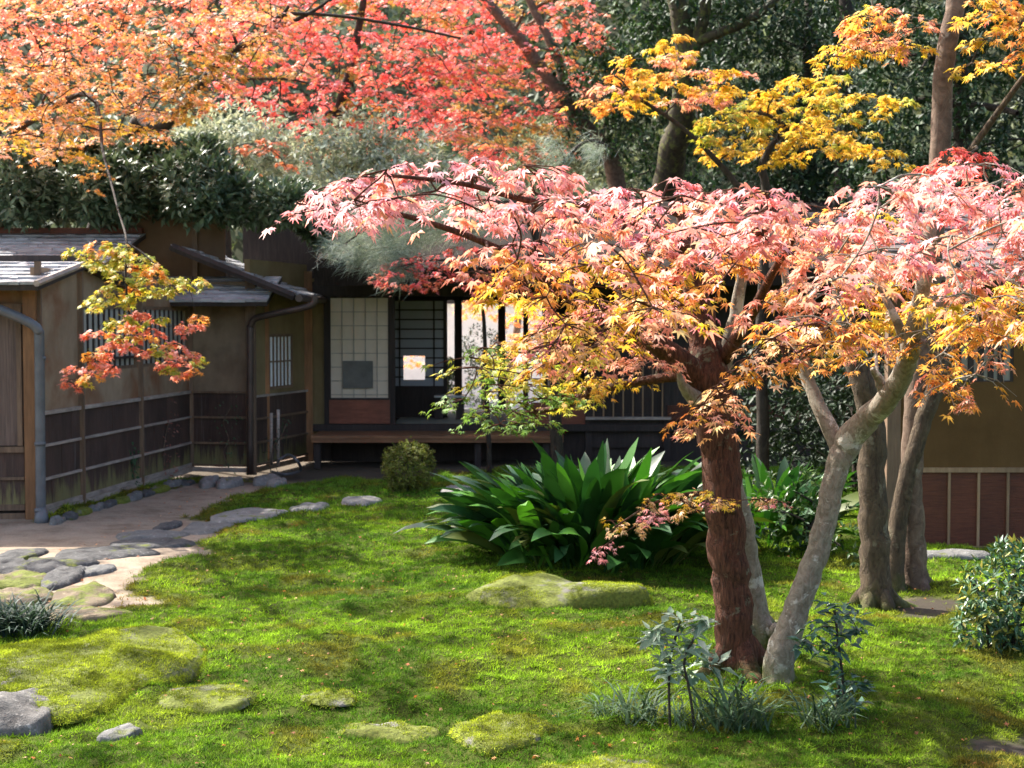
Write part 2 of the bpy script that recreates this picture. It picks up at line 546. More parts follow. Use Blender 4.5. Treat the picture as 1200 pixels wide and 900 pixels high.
def build_ground():
    xs = np.concatenate([[-400, -150, -60, -25, -13], np.arange(-7.5, 7.5, .05), [9, 13, 25, 60, 150, 400]])
    ys = np.concatenate([[-60, -10, 0, 3], np.arange(5.2, 20.5, .05), [22, 24, 28, 40, 80, 200, 600]])
    X, Y = np.meshgrid(xs, ys)
    Z = ground_z(X, Y)
    V = np.stack([X, Y, Z], -1).reshape(-1, 3)
    nx, ny = len(xs), len(ys)
    i = np.arange(nx * ny).reshape(ny, nx)
    Fq = np.stack([i[:-1, :-1], i[:-1, 1:], i[1:, 1:], i[1:, :-1]], -1).reshape(-1)
    me = np_mesh('ground', V, Fq, 4, None, True)
    a = me.attributes.new('sand', 'FLOAT', 'POINT')
    a.data.foreach_set('value', np.clip(sand_mask(X, Y) * 9 + .5, 0, 1).astype(np.float32).ravel())
    a = me.attributes.new('soil', 'FLOAT', 'POINT')
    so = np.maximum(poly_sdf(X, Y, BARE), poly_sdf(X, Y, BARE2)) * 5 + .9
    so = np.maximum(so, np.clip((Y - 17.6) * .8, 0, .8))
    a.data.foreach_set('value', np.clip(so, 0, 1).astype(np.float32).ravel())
    m, nt, bs, out = mat('ground')
    at2 = nt.nodes.new('ShaderNodeAttribute'); at2.attribute_name = 'soil'
    at = nt.nodes.new('ShaderNodeAttribute'); at.attribute_name = 'sand'
    v = pos_vec(nt, (1, 1, 1), False)
    n1 = noise_node(nt, 2.2, v, 6, .7); n2 = noise_node(nt, 60, v, 4, .7)
    rs = ramp(nt, [(.25, (.14, .10, .07)), (.5, (.29, .23, .17)), (.75, (.38, .31, .24))])
    nt.links.new(n1.outputs['Fac'], rs.inputs['Fac'])
    rf = ramp(nt, [(.3, (.7, .7, .7)), (.7, (1.15, 1.15, 1.15))]); nt.links.new(n2.outputs['Fac'], rf.inputs['Fac'])
    cs = mixc(nt, 1.0, rs.outputs['Color'], rf.outputs['Color'], 'MULTIPLY')
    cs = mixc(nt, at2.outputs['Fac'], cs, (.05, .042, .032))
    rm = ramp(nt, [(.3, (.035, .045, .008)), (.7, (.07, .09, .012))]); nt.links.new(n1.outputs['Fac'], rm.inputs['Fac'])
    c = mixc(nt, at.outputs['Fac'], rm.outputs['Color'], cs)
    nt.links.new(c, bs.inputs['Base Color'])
    bs.inputs['Roughness'].default_value = .95; bs.inputs['Specular IOR Level'].default_value = .1
    bump(nt, bs, n2.outputs['Fac'], .5, .01)
    o = link('ground', me, None, m)
    tag(o, 'earth and sand ground of the garden', None, None, 'structure')
build_ground()

MOSS_MAT = leafmat('moss', .9, .35, .1, (1.1, 1.15, .6))

def moss_colors(x, y, n):
    big = vnoise(x, y, .9, 31) * .6 + vnoise(x, y, .3, 32) * .4
    fine = vnoise(x, y, .06, 33)
    c0 = np.array([.07, .15, .014]); c1 = np.array([.27, .42, .03]); cb = np.array([.22, .13, .03])
    t = np.clip((big - .30) * 1.8 + (fine - .5) * .9, 0, 1)[:, None]
    c = c0 * (1 - t) + c1 * t
    # browner moss by the sand and in patches
    s = sand_mask(x, y)
    br = np.clip((s + .45) / .45, 0, 1) * vnoise(x, y, .25, 35) * .9 + np.clip((vnoise(x, y, .35, 36) - .66) * 2.2, 0, .5)
    # greener, finer moss behind the path
    gr = np.clip((y - 15.2) / 1.5, 0, 1)[:, None] * .8
    c = c * (1 - gr) + np.array([.12, .26, .03]) * gr
    br = np.clip(br, 0, .8)[:, None]
    c = c * (1 - br) + cb * br
    return np.clip(c * (1 + RNG.normal(0, .32, (n, 1))), .008, .9)

def build_moss():
    pos = []
    for y0, y1, dens, sz in ((6.0, 8.0, 4600, .024), (8.0, 10.5, 3200, .027), (10.5, 14.0, 1900, .033), (14.0, 20.0, 900, .042)):
        w1 = y1 * .40 + .4
        n = int(dens * (y1 - y0) * 2 * w1)
        y = RNG.uniform(y0, y1, n); x = RNG.uniform(-w1, w1, n)
        k = (sand_mask(x, y) < -.01) & (vnoise(x, y, .05, 40) > .12)
        k |= (sand_mask(x, y) < .10) & (RNG.random(n) < .05)
        x, y = x[k], y[k]
        pos.append((x, y, np.full(len(x), sz)))
    x = np.concatenate([p[0] for p in pos]); y = np.concatenate([p[1] for p in pos]); s = np.concatenate([p[2] for p in pos])
    n = len(x)
    z = ground_z(x, y) - .004
    P = np.stack([x, y, z], 1)
    tip = np.stack([RNG.normal(0, .5, n), RNG.normal(0, .5, n), np.ones(n)], 1)
    az = RNG.uniform(0, 6.28, n); nr = np.stack([np.cos(az), np.sin(az), np.zeros(n)], 1)
    s = s * RNG.uniform(.5, 1.5, n)
    o = cloud_obj('moss_lawn', SPRIG, P, tip, nr, s, moss_colors(x, y, n), MOSS_MAT, None)
    tag(o, 'bright green cushioned moss covering the garden', None, None, 'stuff')
build_moss()

# ================================================================== STONES
def stone(px, py, w, h, m, label, group=None, height=.07, name='stepping_stone', cat='stone', moss=0, seed=None, dome=.3, round_=.25, mossn=None):
    """an irregular stone whose flat top fills about w x h pixels round (px, py)"""
    rnd = random.Random(seed if seed is not None else int(px * 31 + py * 7))
    c = G(px, py, height * .8)
    ppm = F / (c - CAM).dot(FW)
    rx = w / ppm / 2
    ry = abs(G(px, py - h / 2, height * .8).y - G(px, py + h / 2, height * .8).y) / 2
    g0 = gz(c.x, c.y)
    n = 30
    ph = [rnd.uniform(0, 6.28) for _ in range(4)]
    prof = [1 + round_ * (.45 * math.sin(2 * a + ph[0]) + .3 * math.sin(3 * a + ph[1]) + .25 * math.sin(5 * a + ph[2])) + rnd.uniform(-.03, .03) for a in [2 * math.pi * k / n for k in range(n)]]
    rings = [(1.06, -.12), (1.04, .25), (.99, .62), (.9, .86), (.72, .97), (.45, 1.0 + dome * .2), (.2, 1.0 + dome * .3)]
    V = []; Fc = []
    tx, ty = rnd.uniform(-.12, .12), rnd.uniform(-.1, .1)
    for r, zz in rings:
        for k in range(n):
            a = 2 * math.pi * k / n
            p = prof[k] * r
            X, Y = math.cos(a) * rx * p, math.sin(a) * ry * p
            nz = (vnoise(np.array([c.x + X]), np.array([c.y + Y]), max(.05, rx * .35), 77)[0] - .5) * height * .8
            V.append((X, Y, g0 + zz * height + (nz if zz > .5 else 0) + (tx * X + ty * Y) * .3))
    V.append((0, 0, g0 + height * (1 + dome * .32)))
    for i in range(len(rings) - 1):
        for k in range(n):
            k2 = (k + 1) % n
            Fc.append((i * n + k, i * n + k2, (i + 1) * n + k2, (i + 1) * n + k))
    for k in range(n): Fc.append(((len(rings) - 1) * n + k, (len(rings) - 1) * n + (k + 1) % n, len(V) - 1))
    me = bpy.data.meshes.new(name)
    me.from_pydata(V, [], Fc)
    me.polygons.foreach_set('use_smooth', [True] * len(me.polygons)); me.update()
    o = link(name, me, None, m)
    o.location = (c.x, c.y, 0)
    tag(o, label, cat, group)
    if moss > 0:               # living moss on the stone
        nn = int(moss * rx * ry * 3.1 * 5000)
        nn = int(nn * 2.0); rr = np.sqrt(RNG.random(nn)) * 1.05; aa = RNG.uniform(0, 2 * math.pi, nn)
        pk = np.interp(aa, np.linspace(0, 2 * math.pi, n + 1), prof + [prof[0]])
        X = np.cos(aa) * rx * pk * rr; Y = np.sin(aa) * ry * pk * rr
        zr = np.interp(rr, [0, .2, .45, .72, .9, .99, 1.04, 1.06], [1 + dome * .32, 1 + dome * .3, 1 + dome * .2, .97, .86, .62, .25, -.12])
        side = rr > .96
        zr = np.where(side, RNG.uniform(-.05, .7, nn), zr); rr = np.where(side, 1.065 - .06 * np.clip(zr, 0, 1), rr)
        X = np.cos(aa) * rx * pk * rr; Y = np.sin(aa) * ry * pk * rr
        nz = (vnoise(c.x + X, c.y + Y, max(.05, rx * .35), 77) - .5) * height * .8 * (zr > .5)
        keep = vnoise(c.x + X, c.y + Y, rx * .5, 91) * .7 + vnoise(c.x + X, c.y + Y, rx * .13, 92) * .3 < .18 + moss * .62
        Z = g0 + zr * height + nz + (tx * X + ty * Y) * .3 - .004
        P = np.stack([X + c.x, Y + c.y, Z], 1)[keep]
        q = len(P)
        tip = np.stack([RNG.normal(0, .4, q) + (np.cos(aa) * rr ** 6)[keep] * .8, RNG.normal(0, .4, q) + (np.sin(aa) * rr ** 6)[keep] * .8, np.ones(q)], 1); az = RNG.uniform(0, 6.28, q)
        pt = np.clip((vnoise(P[:, 0], P[:, 1], .12, 95) * .6 + vnoise(P[:, 0], P[:, 1], .04, 96) * .4 - .3) * 2.2, 0, 1)[:, None]
        col = (np.array([.16, .19, .018]) * (1 - pt) + np.array([.40, .46, .04]) * pt) * (1 + RNG.normal(0, .3, (q, 1)))
        mo = cloud_obj('moss', SPRIG, P, tip, np.stack([np.cos(az), np.sin(az), np.zeros(q)], 1), .019 * RNG.uniform(.5, 1.4, q), col, MOSS_MAT, None)
        mo.parent = o; mo.matrix_parent_inverse = Matrix.Translation(o.location).inverted()
    return o

ST_DARK = stonemat('stone_dark', (.04, .04, .04), (.115, .112, .11), .3)
ST_GREY = stonemat('stone_grey', (.10, .10, .095), (.20, .195, .185), .25)
ST_PALE = stonemat('stone_pale', (.14, .135, .125), (.28, .27, .255), .25)
ST_ROCK = stonemat('stone_rock', (.045, .042, .04), (.20, .19, .175), .35)
ST_TAN = stonemat('stone_tan', (.09, .065, .04), (.22, .17, .11), .6)
ST_MOSS = stonemat('stone_mossy', (.10, .09, .075), (.24, .23, .20), .85)

GS = 'stones of the stepping path'
for a in [
    (22, 653, 50, 14, ST_DARK, 'dark rounded stepping stone on the sand below the plank door'),
    (6, 669, 54, 17, ST_DARK, 'dark stepping stone touching a flatter dark slab on the sand path'),
    (68, 662, 84, 15, ST_DARK, 'long dark flat slab across the middle of the sand path'),
    (123, 650, 102, 13, ST_DARK, 'longest dark slab in the sand path with a raised near edge'),
    (72, 679, 48, 19, ST_DARK, 'rounded dark stone beside a tan mossy slab in the path'),
    (24, 682, 62, 17, ST_TAN, 'tan slab with yellow moss beside a rounded dark stone'),
    (110, 671, 40, 10, ST_GREY, 'small grey slab between the dark path stones and the moss'),
    (26, 702, 70, 22, ST_TAN, 'thick mossy brown slab at the near edge of the sand path'),
    (98, 699, 74, 20, ST_TAN, 'mossy brown slab next to bare sand at the near path edge'),
    (90, 722, 108, 16, ST_TAN, 'low brown slab lying between the lily turf and the moss lawn'),
    (181, 625, 76, 11, ST_GREY, 'flat grey slab beside a small dark round stone on the sand'),
    (178, 637, 88, 11, ST_DARK, 'thin dark slab with two grey slabs beyond it, by the moss'),
    (196, 614, 24, 12, ST_DARK, 'small dark round stone among the flat grey slabs'),
    (243, 616, 60, 13, ST_GREY, 'grey flat slab half sunk in moss beside the largest pale slab'),
    (290, 606, 84, 13, ST_PALE, 'largest pale grey flat slab set in the moss edge'),
    (363, 598, 42, 9, ST_PALE, 'small pale stepping stone alone in the moss, near the pale slab'),
    (422, 590, 40, 8, ST_PALE, 'pale flat stepping stone in moss beside the round clipped bush'),
    (538, 582, 44, 8, ST_PALE, 'pale flat stepping stone between the round bush and the cast-iron plants'),
]: stone(*a, group=GS, height=.035 if a[3] < 15 else .05)

GF = 'foundation stones along the annex wall'
for i in range(11):
    t = (i + .5) / 11
    px = 60 + t * 165; py = 611 - t * 51
    stone(px, py, random.uniform(13, 20), random.uniform(5, 7), [ST_GREY, ST_DARK, ST_MOSS][i % 3], 'small rough foundation stone at the foot of the wainscot wall', GF, .05, 'foundation_stone')
for px, py, w in ((312, 558, 26), (325, 566, 22), (268, 563, 24), (245, 562, 20)):
    stone(px, py, w, 8, ST_PALE, 'small pale stone on the ground by the corner post downpipe', 'pale stones by the corner post', .09, 'corner_stone')

stone(92, 788, 262, 78, ST_MOSS, 'large low boulder wholly covered with bright moss beside the lily turf', None, .085, 'mossy_boulder', 'boulder', 1.0, dome=1.0)
stone(10, 824, 130, 40, ST_ROCK, 'bare dark grey lichen-spotted rock leaning on the large mossy boulder', None, .11, 'grey_rock', 'rock', 0, seed=5, dome=.9)
stone(140, 860, 48, 14, ST_GREY, 'small bare pale grey stone alone in the moss', None, .035, 'small_stone', 'stone')
stone(243, 822, 110, 26, ST_MOSS, 'flat mossy rock with a grey bare end near the small pale stone', None, .035, 'flat_rock', 'rock', .65)
stone(388, 822, 60, 15, ST_MOSS, 'small flat rock with yellow moss and brown soil round it', None, .025, 'flat_rock', 'rock', .7)
stone(455, 852, 110, 22, ST_MOSS, 'wide flat rock with thin yellow moss and a bare grey near edge', None, .035, 'flat_rock', 'rock', .55)
stone(590, 856, 112, 34, ST_MOSS, 'humped rock under thick olive moss in the open lawn', None, .045, 'flat_rock', 'rock', .9)
stone(720, 896, 200, 24, ST_MOSS, 'long low rock with yellow moss in front of the pale sapling', None, .04, 'flat_rock', 'rock', .8)
stone(645, 693, 225, 24, ST_MOSS, 'long mossy boulder with a bare grey back under the cast-iron plants', None, .13, 'mossy_boulder', 'boulder', .6, dome=.5)

# ================================================================== BUILDINGS
W_POST = wood('post_wood', (.09, .055, .035), (.22, .14, .085))
W_ORANGE = wood('orange_post_wood', (.16, .07, .025), (.32, .15, .06), .6)
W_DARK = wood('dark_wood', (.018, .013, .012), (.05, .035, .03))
W_BARK = wood('bark_board', (.035, .019, .014), (.095, .056, .042), .75, (40, 40, 1.5), .5)
W_PLANK = wood('door_plank', (.07, .045, .035), (.17, .115, .09), .7, (30, 30, 1.0))
W_RAIL = wood('pale_rail', (.20, .16, .135), (.42, .35, .30), .7, (3, 3, 20))
W_RED = wood('red_board', (.13, .035, .018), (.24, .075, .04), .5, (2, 2, 16))
W_VERANDA = wood('veranda_wood', (.15, .06, .026), (.30, .14, .07), .35, (1.5, 20, 20))
W_PANEL = wood('brown_panel', (.06, .014, .006), (.13, .036, .016), .6, (3, 3, 30))
W_BATTEN = wood('batten', (.20, .12, .065), (.32, .21, .12))
P_ANNEX = plaster('plaster_annex', (.20, .135, .085), (.34, .25, .17), (.20, .095, .05), .46, .70)
P_OLIVE = plaster('plaster_olive', (.17, .125, .06), (.25, .19, .10))
P_TAN = plaster('plaster_tan', (.20, .14, .09), (.33, .245, .165), (.17, .12, .08), .48, .68)
P_OCHRE = plaster('plaster_ochre', (.105, .058, .022), (.15, .085, .034))
P_BROWN = plaster('plaster_brown', (.12, .075, .045), (.19, .12, .075))
PAPERD = flat('window_paper', (.34, .32, .28), .9, .1, var=.08)
PAPER = flat('shoji_paper', (.66, .57, .46), .9, .1, var=.05)
PAPERW = flat('shoji_paper_white', (.78, .79, .80), .9, .1, var=.04)
TATAMI = flat('tatami', (.34, .34, .28), .7, .2)
PIPE = flat('drainpipe_grey', (.11, .115, .125), .45, .5)
PIPE2 = flat('drainpipe_copper', (.075, .05, .04), .5, .5, .3)
SHINGLE = wood('shingle', (.26, .26, .275), (.50, .50, .52), .38, (3, 3, 3), .5, .7)  # sky sheen on the roofs put into the pale base colour
SHINGLE2 = wood('shingle_brown', (.07, .055, .05), (.18, .15, .14), .5, (3, 3, 3), .4)
THATCH = wood('thatch', (.012, .009, .008), (.04, .03, .024), .95, (30, 4, 4), .3, .1)  # near-black base holds the tree shade on this roof

def roof(parent, name, p0, p1, up, courses, material, edge, th=.035):
    """roof slope: eave from p0 to p1, rising along the vector up; every shingle course its own piece"""
    p0 = Vector(p0); p1 = Vector(p1); up = Vector(up)
    base = MB()
    nrm = (p1 - p0).cross(up).normalized()
    if nrm.z < 0: nrm = -nrm
    a, b, c, d = p0, p1, p1 + up, p0 + up
    lo = -nrm * .06
    q = [a, b, c, d]
    base.v = [v - nrm * .004 for v in q] + [v + lo for v in q]
    base.f = [[0, 1, 2, 3], [7, 6, 5, 4], [0, 4, 5, 1], [1, 5, 6, 2], [2, 6, 7, 3], [3, 7, 4, 0]]
    r = base.build(name, edge, parent)
    for k in range(courses):
        t0 = k / courses - .012; t1 = min(1.0, (k + 1.35) / courses)
        m = MB(); L = (p1 - p0).length
        n = max(4, int(L / .14)); u0 = 0
        for i in range(n):
            u1 = (i + 1) / n + (random.uniform(-.3, .3) / n if i < n - 1 else 0)
            jj = random.uniform(-.012, .012)
            A = p0 + (p1 - p0) * (u0 + .0008) + up * (t0 + jj); B = p0 + (p1 - p0) * (u1 - .0008) + up * (t0 + jj)
            Cc = p0 + (p1 - p0) * u1 + up * t1; Dd = p0 + (p1 - p0) * u0 + up * t1
            e = th * random.uniform(.75, 1.2)
            bi = len(m.v)
            m.v += [A, B, Cc, Dd, A + nrm * e, B + nrm * e, Cc + nrm * .006, Dd + nrm * .006]
            m.f += [[bi + x for x in f] for f in ([0, 1, 5, 4], [4, 5, 6, 7], [1, 2, 6, 5], [3, 0, 4, 7])]
            u0 = u1
        s = m.build('shingle_course', material, None)
        s.parent = r
    return r

def lattice(parent, name, p, q, z0, z1, nbars, nrails, frame_m, bar_m, paper, off=.0, fw=.04, bw=.018, sub=True):
    """window or screen along p-q: frame pieces, bars, cross rails and paper behind"""
    p = Vector((p[0], p[1])); q = Vector((q[0], q[1])); d = (q - p); L = d.length; d = d / L
    nrm = Vector((d.y, -d.x))          # to the viewer's side (right-hand normal)
    rz = math.atan2(d.y, d.x)
    def at(u, o): return p + d * u + nrm * (o + off)
    c = at(L / 2, .0)
    w = seg(name, paper, parent, at(.01, 0), at(L - .01, 0), z0 + .01, z1 - .01, .012)
    def pc(nm, u0, u1, a0, a1, o, th, m):
        b = block(nm, m, None, (*at((u0 + u1) / 2, o), (a0 + a1) / 2), (u1 - u0, th, a1 - a0), rz)
        b.parent = w
        b.matrix_parent_inverse = (w.matrix_parent_inverse_total).inverted() if False else Matrix.Identity(4)
        return b
    pieces = []
    pieces.append(('frame', 0, fw, z0, z1, .0, .05, frame_m)); pieces.append(('frame', L - fw, L, z0, z1, .0, .05, frame_m))
    pieces.append(('frame', fw, L - fw, z0, z0 + fw, .0, .048, frame_m)); pieces.append(('frame', fw, L - fw, z1 - fw, z1, .0, .048, frame_m))
    for i in range(nbars):
        u = fw + (L - 2 * fw) * (i + 1) / (nbars + 1)
        pieces.append(('bar', u - bw / 2, u + bw / 2, z0 + fw, z1 - fw, .016, .02, bar_m))
    for i in range(nrails):
        z = z0 + fw + (z1 - z0 - 2 * fw) * (i + 1) / (nrails + 1)
        pieces.append(('cross_rail', fw, L - fw, z - bw / 2, z + bw / 2, .013, .012, bar_m))
    Wm = Matrix.LocRotScale(Vector(w.location), w.rotation_euler, w.scale)
    for nm, u0, u1, a0, a1, o, th, m in pieces:
        b = bpy.data.objects.new(nm, unit_cube(m)); COL.objects.link(b)
        b.location = (*at((u0 + u1) / 2, o), (a0 + a1) / 2); b.scale = (u1 - u0, th, a1 - a0); b.rotation_euler = (0, 0, rz)
        b.parent = w
        b.matrix_parent_inverse = (Matrix.Translation(parent.location) @ w.matrix_parent_inverse @ Wm).inverted()
    return w

# ---- the annex on the left
A0 = Vector((-4.90, 14.55)); A1 = Vector((-4.38, 19.10))      # side wall facing the lawn
B1 = Vector((-3.52, 18.95)); C1 = Vector((-3.02, 20.78))      # recess wall, second side wall
annex = root('garden_annex', (-5.5, 17, 0), 'weathered plaster annex with dark wainscot, lattice windows and low grey shingle roofs', 'building')
def lerp(a, b, t): return a + (b - a) * t
def A(t): return lerp(A0, A1, t)
def wall_panel(name, m, p, q, z0, z1, th=.08, off=0.0): return seg(name, m, annex, p, q, z0, z1, th, off)
ts = [0.0]
for px in (92, 162):           # post positions on the wall, from the picture
    # intersect the view ray in plan with the wall line
    s = (px - 600) / F
    d = A1 - A0
    t = (s * A0.y - A0.x) / (d.x - s * d.y)
    ts.append(t)
ts.append(1.0)
tz = 1.11
for i in range(3):
    p, q = A(ts[i]), A(ts[i + 1])
    # plaster above the wainscot: below, beside and above the window
    wall_panel('plaster_panel', P_ANNEX, p, q, tz + .02, 1.50, .08, .03)
    wall_panel('plaster_panel', P_ANNEX, p, q, 2.25, 2.62 if i != 1 else 2.66, .08, .03)
    if i == 0:
        wall_panel('plaster_panel', P_ANNEX, p, q, 1.50, 2.25, .08, .03)
    else:
        lattice(annex, 'window', p + (q - p) * .04, q - (q - p) * .04, 1.50, 2.25, 9, 0, W_POST, W_DARK, PAPERD, -.02)
        for bzz in (1.62,): seg('window_rail', W_DARK, annex, p + (q - p) * .05, q - (q - p) * .05, bzz, bzz + .03, .03, -.022)
    # wainscot: three courses of bark boards with pale rails
    zb = [.12, .42, .77, tz]
    for k in range(3):
        nb = 4
        for j in range(nb):
            a = lerp(p, q, j / nb); b = lerp(p, q, (j + 1) / nb)
            wall_panel('bark_board', W_BARK, a, b, zb[k] + .004, zb[k + 1] - .004, .03, -.002 + random.uniform(-.004, .004))
    for k, hh in ((0, .05), (1, .028), (2, .028), (3, .04)):
        wall_panel('rail', W_RAIL, p, q, zb[k] - hh / 2, zb[k] + hh / 2, .03, -.026)
    wall_panel('sill_log', W_RAIL, p, q, .03, .09, .08, -.01)
for i, t in enumerate(ts):
    p = A(t)
    m = W_POST
    w = .085 if i else .06
    block('post', m, annex, (p.x + .012, p.y, 1.36), (w, w, 2.64), .11)
# recess wall facing the camera
seg('plaster_panel', P_TAN, annex, A1, B1, tz, 2.6, .08, .04)
for k, (z0, z1) in enumerate(((.12, .42), (.42, .77), (.77, tz))):
    for j in range(3):
        seg('bark_board', W_BARK, annex, lerp(A1, B1, j / 3), lerp(A1, B1, (j + 1) / 3), z0 + .004, z1 - .004, .03, -.004)
for z in (.12, .42, .77, tz): seg('rail', W_POST, annex, A1, B1, z - .014, z + .014, .03, -.028)
seg('sill_log', W_RAIL, annex, A1, B1, .03, .09, .06, -.01)
block('post', W_POST, annex, (B1.x + .01, B1.y - .02, 1.35), (.13, .13, 2.7), .1)
# second side wall with a small window
u0, u1 = .30, .72
zt2 = 1.05
def Bq(t): return lerp(B1, C1, t)
seg('plaster_panel', P_OLIVE, annex, Bq(0), Bq(1), 1.88, 2.9, .08, .04)
seg('plaster_panel', P_OLIVE, annex, Bq(0), Bq(1), zt2, 1.13, .08, .04)
seg('plaster_panel', P_OLIVE, annex, Bq(0), Bq(u0), 1.13, 1.88, .08, .04)
seg('plaster_panel', P_OLIVE, annex, Bq(u1), Bq(1), 1.13, 1.88, .08, .04)
lattice(annex, 'window', Bq(u0), Bq(u1), 1.12, 1.89, 5, 1, W_POST, W_POST, PAPERW, -.02, .04, .022)
for z0, z1 in ((.12, .42), (.42, .74), (.74, zt2)):
    for j in range(3): seg('bark_board', W_BARK, annex, Bq(j / 3), Bq((j + 1) / 3), z0 + .004, z1 - .004, .03, -.004)
for z in (.12, .42, .74, zt2): seg('rail', W_RAIL if z > 1 else W_POST, annex, Bq(0), Bq(1), z - .015, z + .015, .03, -.03)
seg('sill_log', W_POST, annex, Bq(0), Bq(1), .02, .09, .06, -.01)
p = Bq(.26); block('post', W_ORANGE, annex, (p.x + .01, p.y, 1.3), (.06, .06, 2.5), .2)
block('post', W_ORANGE, annex, (C1.x + .01, C1.y - .03, 1.4), (.13, .13, 2.8), .2)
# front wall with plank door
FX0 = -8.2
FP = Vector((A0.x, A0.y)); FQ = Vector((FX0, A0.y - .35))
block('post', W_ORANGE, annex, (A0.x - .06, A0.y - .03, 1.25), (.13, .13, 2.46), .1)
def Fr(t): return lerp(FQ, FP, t)
for i in range(14):
    a, b = Fr(1 - (i + 1) * .028 - .045), Fr(1 - i * .028 - .045)
    seg('door_plank', W_PLANK, annex, a, b, .78, 2.18, .03, random.uniform(-.004, .004))
    seg('bark_board', W_BARK, annex, a, b, .16, .72, .03, .0)
for z, hh in ((.74, .06), (.44, .03), (.14, .06), (2.20, .08), (.04, .08)): seg('rail', W_POST, annex, Fr(.5), Fr(.956), z - hh / 2, z + hh / 2, .045, -.02)
seg('door_stile', W_POST, annex, Fr(.938), Fr(.953), .78, 2.2, .05, -.02)
seg('plaster_panel', P_ANNEX, annex, Fr(0), Fr(.96), 2.2, 2.5, .06, .03)
seg('back_panel', W_DARK, annex, Fr(0), Fr(.99), .05, 2.5, .04, .09)
# roofs
rx = -4.62
roof(annex, 'front_roof', (-8.6, 14.05, 2.43), (rx - .12, 14.10, 2.43), (.08, 1.50, .29), 6, SHINGLE, W_DARK)
roof(annex, 'rear_roof', (rx + .14, 17.2, 2.42), (-8.6, 17.15, 2.42), (-.12, -1.60, .29), 6, SHINGLE, W_DARK)
mb = MB(); mb.tube([(rx - .12, 14.06, 2.44), (rx - .02, 15.61, 2.735)], [.035, .035], 6).build('verge_board', W_RAIL, annex)
mb = MB(); mb.tube([(rx + .02, 15.62, 2.72), (rx + .16, 17.22, 2.42)], [.035, .035], 6).build('verge_board', W_DARK, annex)
block('ridge_cap', W_DARK, annex, (-6.6, 15.6, 2.76), (4.0, .14, .06), .02)
roof(annex, 'upper_roof', (-10.5, 17.3, 2.74), (-5.05, 17.35, 2.74), (.05, 1.95, .52), 9, SHINGLE, W_DARK)
block('ridge_cap', W_RED, annex, (-7.8, 19.32, 3.29), (5.5, .16, .10), .01)
roof(annex, 'recess_roof', (-4.9, 18.35, 2.32), (-3.20, 18.40, 2.32), (.03, 1.05, .36), 6, SHINGLE, W_DARK)
seg('upper_wall', P_BROWN, annex, (-5.7, 19.44), (-3.95, 19.44), 2.4, 3.75, .08)
for x in (-5.2, -4.35): block('upper_post', W_POST, annex, (x, 19.385, 3.0), (.07, .05, 1.4))
roof(annex, 'corner_roof', (-2.86, 18.55, 2.41), (-2.82, 20.95, 2.43), (-1.62, -.02, .66), 8, SHINGLE, W_DARK)
mb = MB(); mb.tube([(-2.86, 18.53, 2.39), (-4.46, 18.53, 3.04)], [.06, .06], 6).build('verge_board', W_DARK, annex)
mb = MB(); mb.tube([(-2.80, 18.52, 2.37), (-2.76, 20.9, 2.38)], [.05, .05], 10).build('gutter', PIPE2, annex)
# drainpipes
pp = [D(-30, 352, 14.2), D(8, 366, 14.25), D(36, 379, 14.3), D(45, 388, 14.32), D(46, 402, 14.34), D(47, 500, 14.36), D(48, 612, 14.38)]
q_, r_ = smooth_path(pp, [.05] * 7, 4); MB().tube(q_, r_, 12).build('drainpipe', PIPE, annex, True)
for y in (420, 520, 598):
    c = D(47, y, 14.36); MB().tube([c - Vector((0, 0, .02)), c + Vector((0, 0, .02))], [.057, .057], 12).build('pipe_collar', PIPE, annex, True)
MB().tube([D(48, 596, 14.38), D(49, 616, 14.3)], [.055, .08], 10).build('pipe_shoe', PIPE, annex, True)
pp = [D(368, 346, 18.6), D(368, 355, 18.6), D(358, 360, 18.62), D(320, 368, 18.7), D(300, 373, 18.76), D(294, 382, 18.78), D(293, 400, 18.78), D(293, 556, 18.78)]
q_, r_ = smooth_path(pp, [.045] * 8, 4); MB().tube(q_, r_, 10).build('drainpipe', PIPE2, annex, True)

# ---- the main house
house = root('tea_house', (0, 22, 0), 'long dark timber tea house with paper screens, open room and low veranda', 'building')
YF = 20.8
def hx(px, Y=YF): return D(px, 400, Y).x
HL, HR = hx(358), hx(1085)
seg('side_panel', P_OLIVE, house, (hx(356), YF + .03), (hx(385), YF + .03), .4, 2.7, .08)
for px in (384, 459, 690, 782, 905, 1000):
    block('post', W_DARK, house, (hx(px), YF, 1.35), (.10, .10, 2.7))
# left paper screen
scr = lattice(house, 'paper_screen', (hx(386), YF - .03), (hx(457.5), YF - .03), .56, 2.43, 4, 8, W_DARK, flat('shoji_bar', (.36, .33, .29), .8, .1), PAPER, 0, .02, .012)
block('kick_board', W_RED, house, ((hx(386) + hx(457)) / 2, YF - .055, .735), (hx(457) - hx(386), .03, .35))
block('kick_rail', W_DARK, house, ((hx(386) + hx(457)) / 2, YF - .06, .925), (hx(457) - hx(386), .04, .03))
a = D(402, 455, YF - .06); b = D(437, 423, YF - .06)
block('dark_pane', flat('dark_glass', (.10, .10, .10), .35, .4), house, ((a.x + b.x) / 2, YF - .065, (a.z + b.z) / 2), (b.x - a.x, .012, b.z - a.z))
